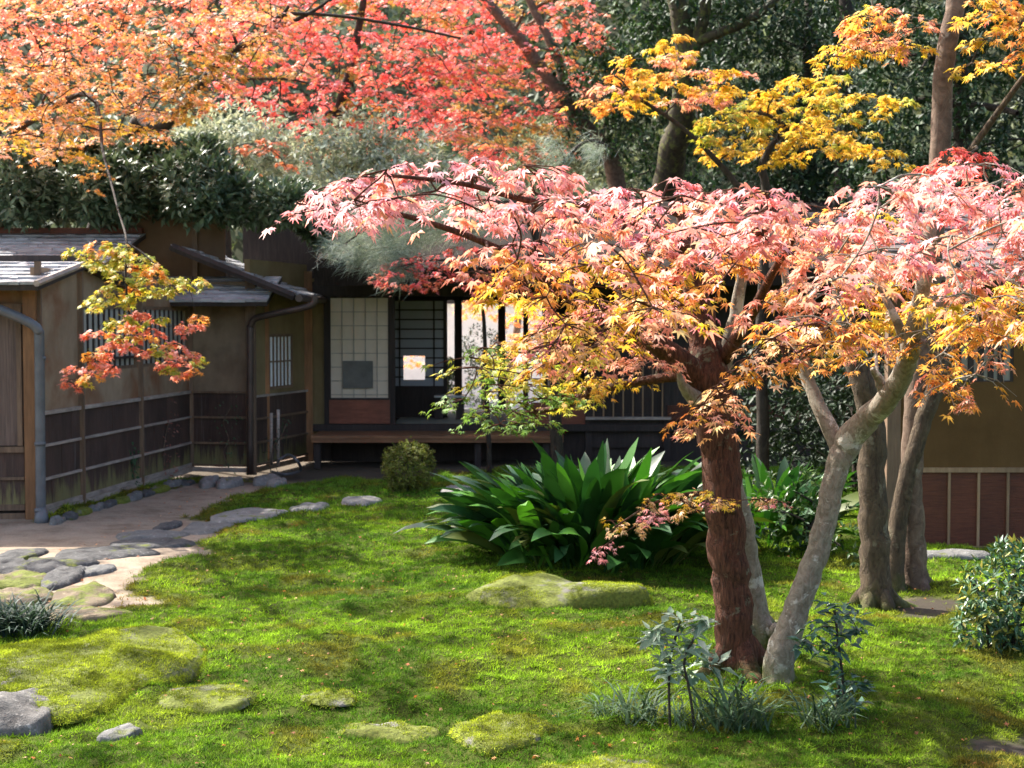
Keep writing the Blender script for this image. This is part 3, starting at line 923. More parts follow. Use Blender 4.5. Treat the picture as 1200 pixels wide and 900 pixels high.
# floor, ceiling, rear of the room
block('room_floor', TATAMI, house, ((hx(460) + HR) / 2, 22.6, .52), (HR - hx(460), 3.5, .06))
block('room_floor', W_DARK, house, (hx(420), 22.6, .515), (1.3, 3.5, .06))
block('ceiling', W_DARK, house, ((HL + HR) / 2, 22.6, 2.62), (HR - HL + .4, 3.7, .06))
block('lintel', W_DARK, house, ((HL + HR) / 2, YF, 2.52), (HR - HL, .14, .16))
block('threshold', W_DARK, house, ((HL + HR) / 2, YF - .02, .50), (HR - HL, .16, .10))
# inner screen with a viewing square
YI = 22.3
a0, a1 = D(455, 400, YI).x, D(522, 400, YI).x
zt, zm = D(500, 352, YI).z, D(500, 453, YI).z
wa, wb = D(473, 445, YI), D(498, 417, YI)
inner = root('x', (0, 0, 0), '', '') if False else None
BLUEP = flat('inner_paper', (.42, .44, .50), .9, .1, var=.05)  # cool dim light of the room put into the blue-grey tint
for nm, x0, x1, z0, z1 in (('inner_paper', a0, wa.x, zm, zt), ('inner_paper', wb.x, a1, zm, zt), ('inner_paper', wa.x, wb.x, zm, wa.z), ('inner_paper', wa.x, wb.x, wb.z, zt)):
    block(nm, BLUEP, house, ((x0 + x1) / 2, YI, (z0 + z1) / 2), (x1 - x0, .01, z1 - z0))
for i in range(6):
    x = a0 + (a1 - a0) * i / 5
    if wa.x + .02 < x < wb.x - .02: continue
    block('screen_bar', W_DARK, house, (x, YI - .015, (zm + zt) / 2), (.024, .02, zt - zm))
for i in range(10):
    z = zm + (zt - zm) * i / 9
    if wa.z < z < wb.z:
        block('screen_bar', W_DARK, house, ((a0 + wa.x) / 2, YI - .018, z), (wa.x - a0, .02, .022))
        block('screen_bar', W_DARK, house, ((wb.x + a1) / 2, YI - .018, z), (a1 - wb.x, .02, .022)); continue
    block('screen_bar', W_DARK, house, ((a0 + a1) / 2, YI - .018, z), (a1 - a0, .02, .022))
block('screen_stile', W_DARK, house, (a1, YI - .02, (.55 + zt) / 2), (.06, .05, zt - .55))
block('screen_foot', W_DARK, house, ((a0 + a1) / 2, YI, (zm + .55) / 2), (a1 - a0, .03, zm - .55))
# rear posts and rails of the open side
YB = 24.4
for px in (537, 588, 616, 640):
    c = D(px, 400, YB).x; block('rear_post', W_DARK, house, (c, YB, 1.55), (.13 if px != 616 else .09, .12, 2.1))
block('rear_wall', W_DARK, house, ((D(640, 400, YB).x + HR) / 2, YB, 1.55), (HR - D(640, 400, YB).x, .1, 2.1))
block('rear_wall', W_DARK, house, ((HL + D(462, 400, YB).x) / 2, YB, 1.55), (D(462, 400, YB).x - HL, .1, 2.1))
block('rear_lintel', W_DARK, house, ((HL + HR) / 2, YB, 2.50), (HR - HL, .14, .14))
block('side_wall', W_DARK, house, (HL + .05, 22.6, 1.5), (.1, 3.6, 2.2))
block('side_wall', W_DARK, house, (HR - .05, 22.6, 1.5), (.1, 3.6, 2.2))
# boarded part right of the opening
x0, x1 = hx(622), hx(690)
block('kick_board', W_RED, house, ((x0 + x1) / 2, YF, .70), (x1 - x0, .05, .34))
bx0, bx1 = hx(690), hx(782)
block('window_back', W_DARK, house, ((bx0 + bx1) / 2, YF + .04, 1.5), (bx1 - bx0, .03, 2.0))
for i in range(8):
    x = bx0 + (bx1 - bx0) * (i + .5) / 8; block('window_slat', W_BATTEN, house, (x, YF - .04, 1.02), (.022, .022, .75))
block('window_ledge', W_RAIL, house, ((bx0 + bx1) / 2, YF - .07, .64), (bx1 - bx0 + .1, .10, .04))
block('lower_board', W_DARK, house, ((bx0 + bx1) / 2, YF + .02, .45), (bx1 - bx0, .05, .5))
block('wall_board', W_DARK, house, ((hx(782) + HR) / 2, YF + .02, 1.5), (HR - hx(782), .06, 2.0))
block('wall_beam', W_PANEL, house, ((hx(782) + HR) / 2, YF - .05, .72), (HR - hx(782), .06, .22))
# veranda
vl, vr = hx(366, 20), hx(660, 20)
for k in range(5):
    y = 19.82 + .19 * k + .08
    block('veranda_board', W_VERANDA, house, ((vl + vr) / 2, y, .435 + random.uniform(-.003, .003)), (vr - vl, .185, .04))
block('veranda_beam', W_VERANDA, house, ((vl + vr) / 2, 19.87, .385), (vr - vl, .07, .06))
for px in (372, 470, 560, 640): block('veranda_leg', W_DARK, house, (hx(px, 20), 19.95, .16), (.09, .09, .36))
block('foundation', W_DARK, house, ((HL + HR) / 2, YF + .1, .22), (HR - HL, .1, .46))
# thick dark roof
def thatch(name, x0, x1, y0, z0, y1, z1, edge=.24):
    nx_, ny_ = 60, 24
    V = []
    for j in range(ny_ + 1):
        t = j / ny_
        for i in range(nx_ + 1):
            x = x0 + (x1 - x0) * i / nx_
            V.append((x, y0 + (y1 - y0) * t, z0 + (z1 - z0) * t + edge + .05 * math.sin(t * math.pi) + random.uniform(-.015, .015)))
    b = len(V)
    Fq = [(j * (nx_ + 1) + i, j * (nx_ + 1) + i + 1, (j + 1) * (nx_ + 1) + i + 1, (j + 1) * (nx_ + 1) + i) for j in range(ny_) for i in range(nx_)]
    for i in range(nx_ + 1): V.append((x0 + (x1 - x0) * i / nx_, y0 + .06, z0 + random.uniform(-.012, .012)))
    for i in range(nx_): Fq.append((b + i, b + i + 1, i + 1, i))
    V += [(x0, y1, z1), (x1, y1, z1)]
    Fq.append((b, len(V) - 2, len(V) - 1, b + nx_))
    Fq.append((b, 0, ny_ * (nx_ + 1), len(V) - 2)); Fq.append((b + nx_, len(V) - 1, ny_ * (nx_ + 1) + nx_, nx_))
    m = MB(); m.v = V; m.f = [list(f) for f in Fq]
    return m.build(name, THATCH, house)
thatch('front_thatch', -2.72, HR + .5, 19.35, 2.56, 22.7, 3.75)
thatch('rear_thatch', HR + .5, -2.72, 26.0, 2.62, 22.75, 3.75)
seg('upper_wall', W_DARK, house, (-4.0, 21.05), (-2.6, 21.05), 2.3, 3.9, .1)
for k in range(7): block('rafter', W_DARK, house, (-2.4 + k * 1.35, 20.4, 2.92), (.06, 1.6, .07), 0, math.atan2(1.19, 3.35))

court = MB()  # pale gravel added to brighten the view through the room
court.v = [Vector(v) for v in ((-9, 26.3, .03), (9, 26.3, .03), (9, 33.6, .03), (-9, 33.6, .03))]; court.f = [[0, 1, 2, 3]]
tag(court.build('added_gravel', flat('gravel', (.66, .62, .55), .9, .1, nscale=40)), 'pale gravel added behind the tea house to brighten the rear view', None, None, 'structure')
gw = root('bright_backdrop', (0, 33.8, 0), 'white wall added as the bright view through the open room', 'wall')  # white wall added to stand for the glare beyond the room
block('backdrop_face', flat('backdrop_white', (.80, .78, .74), .9, .1, var=.06), gw, (0, 33.8, 1.25), (26, .25, 2.5))
block('backdrop_cap', W_DARK, gw, (0, 33.8, 2.56), (26, .5, .12))

# ---- table with a bonsai pot in the open room
tb = root('low_table', D(530, 486, 21.9), 'low black table with a pale top standing on the tatami in the open room', 'table')
c = D(527, 464, 21.9)
block('table_top', flat('table_top', (.45, .46, .48), .2, .6), tb, (c.x, 21.9, c.z), (.46, .4, .03))
for sx in (-1, 1):
    block('leg', W_DARK, tb, (c.x + sx * .16, 21.78, (c.z + .55) / 2 - .007), (.12, .06, c.z - .55))
    block('leg', W_DARK, tb, (c.x + sx * .16, 22.02, (c.z + .55) / 2 - .007), (.12, .06, c.z - .55))

# ---- right wing
wing = root('side_wing', (5.5, 13.2, 0), 'low ochre plaster wing with brown battened panels and white barred window', 'building')
YW = 12.7
def wx(px, Y=YW): return D(px, 400, Y).x
w0, w1 = wx(1046), wx(1284 + 34.4 * 8)
def wz(py): return D(1120, py, YW).z
zb_, zp, zw0, zw1, ztop = wz(642), wz(550), wz(447), wz(412), wz(330)
seg('plaster_panel', P_OCHRE, wing, (w0, YW), (w1, YW), zp, zw0, .1)
seg('plaster_panel', P_OCHRE, wing, (w0, YW), (wx(1122), YW), zw0, ztop, .1)
seg('plaster_panel', P_OCHRE, wing, (wx(1186), YW), (w1, YW), zw0, ztop, .1)
seg('plaster_panel', P_OCHRE, wing, (wx(1122), YW), (wx(1186), YW), zw1 + .35, ztop, .1)
lattice(wing, 'window', (wx(1121), YW - .02), (wx(1187), YW - .02), zw0 - .02, zw1 + .37, 4, 0, W_DARK, W_DARK, PAPERD, 0, .03, .05)
bps = [1046, 1113, 1147.5, 1182, 1216, 1250, 1284] + [1284 + 34.4 * k for k in range(1, 9)]
for a, b in zip(bps[:-1], bps[1:]):
    seg('brown_panel', W_PANEL, wing, (wx(a), YW), (wx(b), YW), zb_, zp, .04, -.01)
for b in bps: block('batten', W_BATTEN, wing, (wx(b), YW - .04, (zb_ + zp) / 2), (.022, .02, zp - zb_))
for z in (zb_, zp): seg('rail', W_BATTEN, wing, (w0, YW), (w1, YW), z - .022, z + .022, .03, -.045)
block('post', W_POST, wing, (w0, YW - .02, 1.3), (.12, .12, 2.7))
seg('side_wall', W_DARK, wing, (w0, YW), (w0 + 1.3, YW + 4.5), .1, 2.4, .1)
seg('foundation', flat('foundation_dark', (.04, .035, .03), .9), wing, (w0, YW + .1), (w1, YW + .1), -.05, zb_, .1)
roof(wing, 'wing_roof', (w0 - .3, YW - .8, 2.42), (w1 + 1, YW - .8, 2.42), (0, 3.2, .8), 9, SHINGLE2, W_DARK)
stone(1110, 658, 90, 7, ST_GREY, 'flat pale stone slab in front of the battened wing panels', None, .04, 'door_stone', 'stone')

# ---- bamboo spout with hose against the second side wall
tap = root('garden_tap', D(322, 545, 18.95), 'thin bamboo water pipes with a pale hose against the small window wall', 'tap')
for dx, h in ((-4, 484), (4, 480)):
    MB().tube([D(322 + dx, 546, 18.98), D(322 + dx, h, 18.98)], [.022, .022], 8).build('bamboo_pipe', W_RAIL, tap, True)
q_, r_ = smooth_path([D(326, 540, 18.96), D(338, 533, 18.95), D(348, 540, 18.7), G(352, 551, .03), G(335, 556, .03), G(318, 553, .03)], [.02] * 6, 5)
MB().tube(q_, r_, 8).build('hose', PIPE, tap, True)

# ================================================================== TREES
LEAF = leafmat('maple_leaf', .50, .40, .4, (1.15, 1.0, .95))
LEAFG = leafmat('evergreen_leaf', .38, .12, .45, (1.0, 1.2, .5))
LEAFD = leafmat('dull_leaf', .6, .3, .3)
B_RED = barkmat('bark_red', (.022, .011, .008), (.21, .085, .05), (.20, .19, .12), (.59, .65), .34, (30, 30, 5), 1.0)
B_PALE = barkmat('bark_pale', (.13, .105, .075), (.33, .29, .23), (.46, .44, .38), (.56, .62), .48, (14, 14, 10), .6)
B_GREY = barkmat('bark_grey', (.035, .024, .016), (.13, .095, .06), (.17, .15, .10), (.58, .66), .35, (14, 14, 6), .8)
B_DARK = barkmat('bark_dark', (.02, .015, .012), (.07, .055, .042), None, scl=(8, 8, 3))
B_BROWN = barkmat('bark_brown', (.07, .045, .032), (.20, .14, .10), (.24, .21, .17), (.6, .7), None, (6, 6, 5), .5)

def path(pxs, n=14, flare=True):
    """pxs: (px, py, width_px, Y) -> smooth points and radii"""
    pts = []; rad = []
    for px, py, w, Y in pxs:
        p = D(px, py, Y); pts.append(p); rad.append(w / 2 / (F / (p - CAM).dot(FW)))
    return smooth_path(pts, rad, 6)

class Tree:
    def __init__(s, name, loc, label, bark, group=None, cat='tree'):
        s.root = root(name, loc, label, cat, group)
        s.bark = bark; s.nodes = []; s.tw = MB(); s.pos = []; s.tip = []; s.nrm = []; s.size = []; s.col = []
    def limb(s, pxs, name='trunk', n=14, rough=.05, foot=False, bark=None):
        P, R = path(pxs) if not isinstance(pxs[0][0], Vector) else smooth_path([p for p, r in pxs], [r for p, r in pxs], 6)
        if foot:               # sink the foot and flare the roots
            P.insert(0, P[0] - Vector((0, 0, .18))); R.insert(0, R[0] * 1.25)
            R[1] *= 1.1
        # gnarled outline
        P2 = [p + Vector((random.uniform(-1, 1), random.uniform(-1, 1), 0)) * r * .10 for p, r in zip(P, R)]
        MB().tube(P2, R, n, rough).build(name, bark or s.bark, s.root, True)
        if foot:
            b0 = P[1]; r0 = R[2]
            for k in range(5):
                a = k * 1.2566 + random.uniform(-.4, .4); L = r0 * random.uniform(1.8, 3.2)
                d = Vector((math.cos(a), math.sin(a), 0))
                zz = gz(b0.x + d.x * L, b0.y + d.y * L)
                Q, S = smooth_path([b0 + d * r0 * .35 + Vector((0, 0, r0 * 1.9)), b0 + d * r0 * 1.15 + Vector((0, 0, r0 * .8)), b0 + d * L * .62 + Vector((0, 0, zz + .03)), Vector((b0.x + d.x * L, b0.y + d.y * L, zz - .05))], [r0 * .36, r0 * .46, r0 * .30, r0 * .10], 4)
                MB().tube(Q, S, 8, .06).build('root', bark or s.bark, s.root, True)
        for p, r in zip(P, R): s.nodes.append((p, r))
        return s
    def grow(s, centers, rmax=.03, rmin=.006, sag=.12):
        """join every spray centre to the nearest wood"""
        cs = [Vector(c) for c in centers]
        if not s.nodes: return
        base = np.array([tuple(n[0]) for n in s.nodes]); br = [n[1] for n in s.nodes]
        d0 = [float(np.min(np.linalg.norm(base - np.array(c), axis=1))) for c in cs]
        for i in np.argsort(d0):
            c = cs[i]
            arr = np.array([tuple(n[0]) for n in s.nodes])
            dd = np.linalg.norm(arr - np.array(c), axis=1) + .25 * np.maximum(0, arr[:, 2] - c.z)
            k = int(np.argmin(dd))
            p, r = s.nodes[k]
            L = (c - p).length
            if L < .02: continue
            r0 = max(rmin, min(rmax, r * .6)); r1 = max(rmin * .7, r0 * .55)
            side = Vector((random.uniform(-1, 1), random.uniform(-1, 1), random.uniform(.2, 1))) * L * sag
            P, R = smooth_path([p, p.lerp(c, .35) + side, p.lerp(c, .7) + side * .7 + Vector((random.uniform(-1, 1), random.uniform(-1, 1), 0)) * L * .05, c], [r0, r0 * .85, (r0 + r1) / 2, r1], 3)
            s.tw.tube(P, R, 5, 0, False)
            for a, b in zip(P[2:], R[2:]): s.nodes.append((a, b))
    def spray(s, c, R, n, size, palette, w=None, droop=.25, thick=.12, tilt=.55, twigs=True, jit=.12, flat_=1.0):
        c = np.array(c, float)
        K = max(4, int(n / 12))
        az = RNG.uniform(0, 2 * math.pi, K); L = R * RNG.uniform(.45, 1.05, K); bz = RNG.normal(0, thick * R * .6, K)
        k = RNG.integers(0, K, n); t = .12 + .88 * np.sqrt(RNG.random(n))
        a = az[k] + RNG.normal(0, .18, n)
        r = L[k] * t
        P = np.stack([np.cos(a) * r, np.sin(a) * r * flat_, bz[k] * t - droop * R * t * t + RNG.normal(0, .12 * thick * R + .01, n)], 1) + c
        sd_ = np.where(RNG.random(n) < .5, -1, 1) * RNG.uniform(.1, 1.2, n)
        ta = a + sd_
        tip = np.stack([np.cos(ta), np.sin(ta), -RNG.uniform(.1, 1.1, n) * tilt * 1.6], 1)
        nr = np.stack([np.cos(ta) * .6, np.sin(ta) * .6, np.ones(n)], 1) + RNG.normal(0, .28, (n, 3))
        s.pos.append(P); s.tip.append(tip); s.nrm.append(nr)
        s.size.append(size * RNG.uniform(.48, 1.2, n)); s.col.append(pick_colors(n, palette, w, jit))
        if twigs:
            for i in range(min(K, 9)):
                d = Vector((math.cos(az[i]), math.sin(az[i]) * flat_, 0)) * L[i]
                C = Vector(c)
                s.tw.tube([C, C + d * .5 + Vector((0, 0, bz[i] * .5 - droop * R * .25)), C + d * .95 + Vector((0, 0, bz[i] - droop * R * .9))], [.0045, .003, .0015], 3, 0, False)
    def finish(s, tmpl, material, singles=0, twig_mat=None, crown='crown'):
        if s.tw.v: s.tw.build('twigs', twig_mat or s.bark, s.root, True)['kind'] = 'stuff'
        if not s.pos: return
        pos, tip, nrm, size, col = [np.concatenate(q) for q in (s.pos, s.tip, s.nrm, s.size, s.col)]
        keep = np.ones(len(pos), bool)
        if singles:
            px, py, d = pix_np(pos)
            inv = (px > 0) & (px < 1200) & (py > 0) & (py < 900)
            sc = np.where(inv, size / d, 0)
            idx = np.argsort(-sc)[:singles]
            leaf_objects('leaf', tmpl, pos[idx], tip[idx], nrm[idx], size[idx], col[idx], material, s.root)
            keep[idx] = False
        cloud_obj(crown, tmpl, pos[keep], tip[keep], nrm[keep], size[keep], col[keep], material, s.root)

def region(poly, n, depth, seed=0, mind=14):
    """spread n points inside a picture polygon, at depths given by depth(px, py, u)"""
    r = random.Random(seed); xs = [p[0] for p in poly]; ys = [p[1] for p in poly]; out = []
    tries = 0
    while len(out) < n and tries < n * 60:
        tries += 1
        x, y = r.uniform(min(xs), max(xs)), r.uniform(min(ys), max(ys))
        if poly_sdf(np.array([x]), np.array([y]), poly)[0] < 0: continue
        md = mind * (1 - tries / (n * 60.0))
        if any((x - o[0]) ** 2 + (y - o[1]) ** 2 < md * md for o in out): continue
        Y = depth(x, y, r.random())
        out.append((x, y, D(x, y, Y)))
    return out

PINK = [(.85, .36, .40), (.88, .48, .50), (.83, .28, .30), (.86, .44, .38)]
SALM = [(.83, .37, .26), (.86, .48, .36), (.82, .30, .20), (.84, .50, .22)]
ORNG = [(.82, .40, .08), (.84, .50, .08), (.80, .30, .07)]
YELO = [(.82, .56, .05), (.84, .48, .06), (.68, .58, .05)]
PEACH = [(.88, .62, .34), (.88, .56, .36), (.86, .60, .22)]
YGRN = [(.48, .50, .05), (.30, .40, .05), (.68, .55, .06)]
GREN = [(.14, .28, .04), (.24, .36, .05), (.10, .22, .035)]
REDS = [(.74, .08, .08), (.82, .15, .14), (.78, .20, .08), (.88, .32, .34)]

# ---- maple with the rough reddish trunk
ta = Tree('maple_tree', G(862, 800), 'maple with rough reddish-brown trunk, pink and salmon leaves, standing before the cast-iron plants', B_RED)
ta.limb([(864, 806, 62, 8.0), (863, 760, 44, 8.0), (858, 700, 43, 8.0), (852, 640, 45, 8.0), (846, 560, 45, 8.0), (838, 490, 46, 8.0), (832, 445, 52, 8.0), (826, 400, 36, 8.02), (815, 340, 28, 8.05), (806, 280, 22, 8.1), (800, 235, 14, 8.1)], n=18, rough=.09, foot=True)
ta.limb([(892, 752, 32, 8.35), (882, 690, 25, 8.35), (872, 620, 24, 8.3), (858, 560, 22, 8.25), (846, 500, 22, 8.15), (846, 440, 20, 8.1), (862, 370, 16, 8.1), (872, 310, 12, 8.0), (885, 250, 8, 7.9)], 'side_stem', 12, .04, True, B_PALE)
ta.limb([(826, 450, 36, 8.0), (800, 425, 30, 7.9), (768, 403, 24, 7.8), (735, 386, 20, 7.6), (700, 365, 15, 7.4), (640, 330, 12, 7.1), (580, 290, 9, 6.9), (500, 260, 7, 6.8), (420, 240, 4, 6.7)], 'limb', 12, .06)
ta.limb([(818, 470, 22, 7.9), (800, 452, 12, 7.8), (795, 432, 3, 7.75)], 'dead_stub', 8, .08, False, B_PALE)
ta.limb([(820, 300, 16, 8.0), (770, 270, 13, 7.6), (700, 245, 11, 7.2), (620, 235, 8, 7.0), (540, 215, 6, 6.9), (450, 205, 4, 6.8)], 'limb', 10, .05)
ta.limb([(826, 440, 20, 8.0), (780, 442, 12, 8.2), (700, 458, 9, 8.4), (660, 476, 7, 8.5), (600, 486, 5, 8.7)], 'limb', 8, .05)
ta.limb([(860, 600, 8, 7.9), (820, 580, 5, 7.5), (770, 588, 3, 7.3), (720, 618, 2, 7.2)], 'limb', 8, .05)
ta.limb([(848, 420, 18, 8.0), (880, 370, 13, 7.7), (905, 320, 10, 7.3), (930, 280, 7, 7.0)], 'limb', 8, .05)
def dA(x, y, u):               # crown: a dome round the trunk
    e = min(1.0, abs(x - 800) / 480)
    half = 2.0 * math.sqrt(max(0.08, 1 - e * e))
    return 7.4 - half * (u * 1.5 - .5)
POLY_A = [(330, 243), (380, 218), (450, 196), (540, 180), (610, 192), (690, 212), (770, 208), (830, 212), (880, 212), (935, 232), (962, 260), (940, 300), (880, 305), (850, 330), (800, 345), (770, 365), (720, 360), (690, 350), (640, 345), (585, 345), (540, 310), (565, 262), (520, 245), (430, 250), (380, 256)]
def pal_pink(py, top, bot):
    t = max(0, min(1, (py - top) / (bot - top)))
    t += random.uniform(-.22, .22)
    if t < .46: return PINK
    if t < .72: return SALM
    if t < .86: return ORNG
    return YELO
pads = region(POLY_A, 92, dA, 5, 22)
ta.grow([p[2] for p in pads], .022, .005)
for x, y, c in pads:
    ta.spray(c, random.uniform(.20, .36), 34, .062, pal_pink(y, 190, 340), None, .36, .09)
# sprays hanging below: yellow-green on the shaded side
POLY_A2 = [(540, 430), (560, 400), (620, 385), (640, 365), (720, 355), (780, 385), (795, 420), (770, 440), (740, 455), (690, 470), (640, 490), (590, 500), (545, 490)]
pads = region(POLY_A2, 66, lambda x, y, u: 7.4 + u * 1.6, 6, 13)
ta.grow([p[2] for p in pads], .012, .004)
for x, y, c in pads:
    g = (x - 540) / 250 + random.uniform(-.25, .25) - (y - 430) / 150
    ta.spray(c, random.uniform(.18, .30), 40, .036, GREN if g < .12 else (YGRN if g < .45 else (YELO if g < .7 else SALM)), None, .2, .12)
POLY_A3 = [(640, 345), (720, 340), (800, 350), (835, 375), (800, 380), (760, 372), (720, 385), (690, 420), (640, 430), (620, 395)]
pads = region(POLY_A3, 26, lambda x, y, u: 6.1 + u * .9, 8, 14)
ta.grow([p[2] for p in pads], .012, .004)
for x, y, c in pads: ta.spray(c, random.uniform(.16, .26), 20, .050, random.choice([PINK, SALM, PEACH, YELO]), None, .4, .15)
POLY_A4 = [(835, 500), (805, 480), (840, 440), (870, 415), (930, 380), (975, 380), (985, 410), (920, 425), (880, 445), (860, 470)]
pads = region(POLY_A4, 26, lambda x, y, u: 6.4 + u * .7, 9, 12)
ta.grow([p[2] for p in pads], .012, .004)
for x, y, c in pads: ta.spray(c, random.uniform(.13, .22), 17, .047, random.choice([PEACH, SALM, PEACH, ORNG]), None, .5, .15)
POLY_A5 = [(690, 655), (715, 605), (760, 578), (820, 572), (860, 582), (925, 585), (900, 595), (830, 600), (780, 605), (745, 625), (715, 650)]
pads = region(POLY_A5, 22, lambda x, y, u: 7.15 + u * .4, 10, 9)
ta.grow([p[2] for p in pads], .006, .003, .05)
for x, y, c in pads: ta.spray(c, random.uniform(.07, .13), 22, .029, random.choice([PEACH, PEACH, YELO, PINK]), None, .4, .15)
ta.finish(MAPLE7, LEAF, 300)

# ---- maple with the pale crooked trunk
tb_ = Tree('maple_tree', G(915, 815), 'maple with smooth pale crooked forked trunk, pink crown over orange-yellow lower leaves', B_PALE)
tb_.limb([(912, 826, 42, 7.72), (914, 775, 36, 7.72), (932, 720, 31, 7.72), (952, 665, 28, 7.72), (967, 612, 26, 7.72), (980, 552, 27, 7.72), (994, 518, 33, 7.72), (1020, 488, 29, 7.6), (1044, 462, 27, 7.4), (1061, 428, 24, 7.2), (1070, 390, 21, 7.0), (1080, 345, 18, 6.8), (1088, 290, 14, 6.7), (1095, 240, 9, 6.7)], n=16, rough=.035, foot=True)
tb_.limb([(986, 530, 22, 7.74), (965, 488, 18, 7.85), (948, 448, 15, 7.95), (936, 405, 15, 8.0), (925, 350, 11, 8.0), (915, 290, 7, 7.9)], 'limb', 10, .05)
tb_.limb([(1040, 468, 18, 7.45), (1030, 445, 12, 7.4), (1022, 432, 5, 7.35)], 'broken_stub', 8, .05)
tb_.limb([(1066, 410, 15, 7.1), (1050, 375, 11, 7.0), (1030, 335, 8, 7.0), (1000, 300, 6, 7.0)], 'limb', 8, .05)
tb_.limb([(1074, 380, 15, 6.95), (1110, 350, 11, 6.9), (1150, 320, 8, 6.9), (1190, 300, 6, 7.0)], 'limb', 8, .05)
def dB(x, y, u):
    e = min(1.0, abs(x - 1080) / 330)
    half = 2.0 * math.sqrt(max(.1, 1 - e * e))
    if 1000 < x < 1115 and y > 305: return 7.6 + u * .9      # behind the bare upper trunk
    return 7.2 - half * (u * 1.5 - .5)
POLY_B = [(965, 285), (985, 240), (1010, 225), (1060, 200), (1100, 203), (1130, 185), (1160, 192), (1190, 212), (1270, 215), (1290, 300), (1270, 360), (1180, 385), (1120, 375), (1060, 370), (1000, 380), (950, 395), (905, 395), (880, 372), (905, 340), (940, 315)]
pads = region(POLY_B, 84, dB, 12, 22)
tb_.grow([p[2] for p in pads], .02, .005)
for x, y, c in pads: tb_.spray(c, random.uniform(.20, .36), 34, .062, pal_pink(y + (30 if x > 1000 and y > 320 else 0), 205, 400), None, .36, .09)
POLY_B2 = [(1088, 340), (1130, 350), (1200, 340), (1240, 350), (1215, 400), (1150, 425), (1135, 478), (1105, 455), (1088, 440), (1085, 390)]
pads = region(POLY_B2, 30, lambda x, y, u: 6.2 + u * 1.0, 13, 14) + region([(985, 392), (1035, 385), (1045, 415), (1000, 428)], 7, lambda x, y, u: 7.5 + u * .6, 20, 12)
tb_.grow([p[2] for p in pads], .012, .004)
for x, y, c in pads: tb_.spray(c, random.uniform(.13, .24), 17, .046, random.choice([ORNG, YELO, ORNG, SALM]), None, .5, .15)
tb_.finish(MAPLE7, LEAF, 300)

# ---- trunks behind, with yellow and orange crowns high up
tc = Tree('maple_tree', G(1025, 715), 'maple with straight mossy grey-brown trunk standing behind the pale crooked trunk', B_GREY)
tc.limb([(1027, 722, 40, 10.0), (1026, 660, 35, 10.0), (1023, 580, 32, 10.0), (1020, 490, 31, 10.0), (1006, 430, 29, 10.0), (990, 380, 26, 10.1), (985, 320, 18, 10.2), (995, 262, 10, 10.2)], n=14, foot=True)
tc.limb([(990, 370, 14, 10.1), (1010, 320, 9, 10.0), (1040, 270, 5, 9.9)], 'limb', 8)
td = Tree('maple_tree', G(1066, 702), 'twin-stemmed maple with tall brown trunk beside the battened wing panels', B_GREY)
td.limb([(1074, 706, 36, 10.6), (1070, 640, 28, 10.6), (1068, 560, 26, 10.6), (1072, 480, 25, 10.6), (1082, 400, 26, 10.6), (1092, 300, 25, 10.6), (1100, 200, 24, 10.6), (1106, 90, 23, 10.6), (1125, -30, 22, 10.6), (1150, -200, 16, 10.6)], n=14, foot=True, bark=B_BROWN)
td.limb([(1046, 706, 28, 10.5), (1050, 640, 22, 10.5), (1062, 560, 20, 10.5), (1080, 500, 20, 10.5), (1096, 450, 22, 10.5), (1110, 380, 18, 10.6), (1120, 300, 14, 10.8)], 'side_stem', 12, .05, True)
td.limb([(1125, 195, 10, 10.5), (1160, 145, 8, 10.3), (1200, 90, 7, 10.1), (1240, 40, 5, 10.0)], 'limb', 8)
POLY_C = [(985, 0), (1075, 0), (1075, 60), (1040, 75), (1000, 70), (970, 75), (985, 45), (1010, 25)]
pads = region(POLY_C, 15, lambda x, y, u: 10.2 + u * .8, 14, 12)
td.grow([p[2] for p in pads], .012, .004)
for x, y, c in pads: td.spray(c, random.uniform(.2, .32), 42, .055, random.choice([ORNG, YELO, SALM, YELO]), None, .3, .15)
POLY_D = [(1115, 0), (1240, -10), (1240, 80), (1190, 70), (1160, 88), (1125, 80), (1110, 40)]
pads = region(POLY_D, 18, lambda x, y, u: 9.6 + u * .9, 15, 12) + region([(1080, 185), (1120, 170), (1160, 175), (1165, 195), (1120, 205)], 5, lambda x, y, u: 9.8, 16, 8)
td.grow([p[2] for p in pads], .012, .004)
for x, y, c in pads: td.spray(c, random.uniform(.18, .3), 42, .055, (random.choice([YELO, YELO, ORNG]) if y < 120 else REDS), None, .3, .15)
# crowns above the picture
pads = region([(940, 255), (1000, 232), (1060, 235), (1080, 280), (1000, 320), (945, 310)], 14, lambda x, y, u: 9.6 + u * .9, 19, 12)
tc.grow([p[2] for p in pads], .012, .004)
for x, y, c in pads: tc.spray(c, random.uniform(.2, .32), 36, .055, random.choice([ORNG, YELO, SALM]), None, .3, .15)
for T_, ctr, R in ((td, D(1150, -220, 10.6), 1.6),):
    cs = [Vector((ctr.x + random.gauss(0, R * .6), ctr.y + random.gauss(0, R * .6), ctr.z + random.gauss(0, .4))) for _ in range(16)]
    T_.grow(cs, .02, .006)
    for c in cs: T_.spray(c, .5, 40, .07, random.choice([ORNG, YELO]), None, .2, .15, twigs=False)
tc.finish(MAPLE7, LEAF); td.finish(MAPLE7, LEAF, 300)

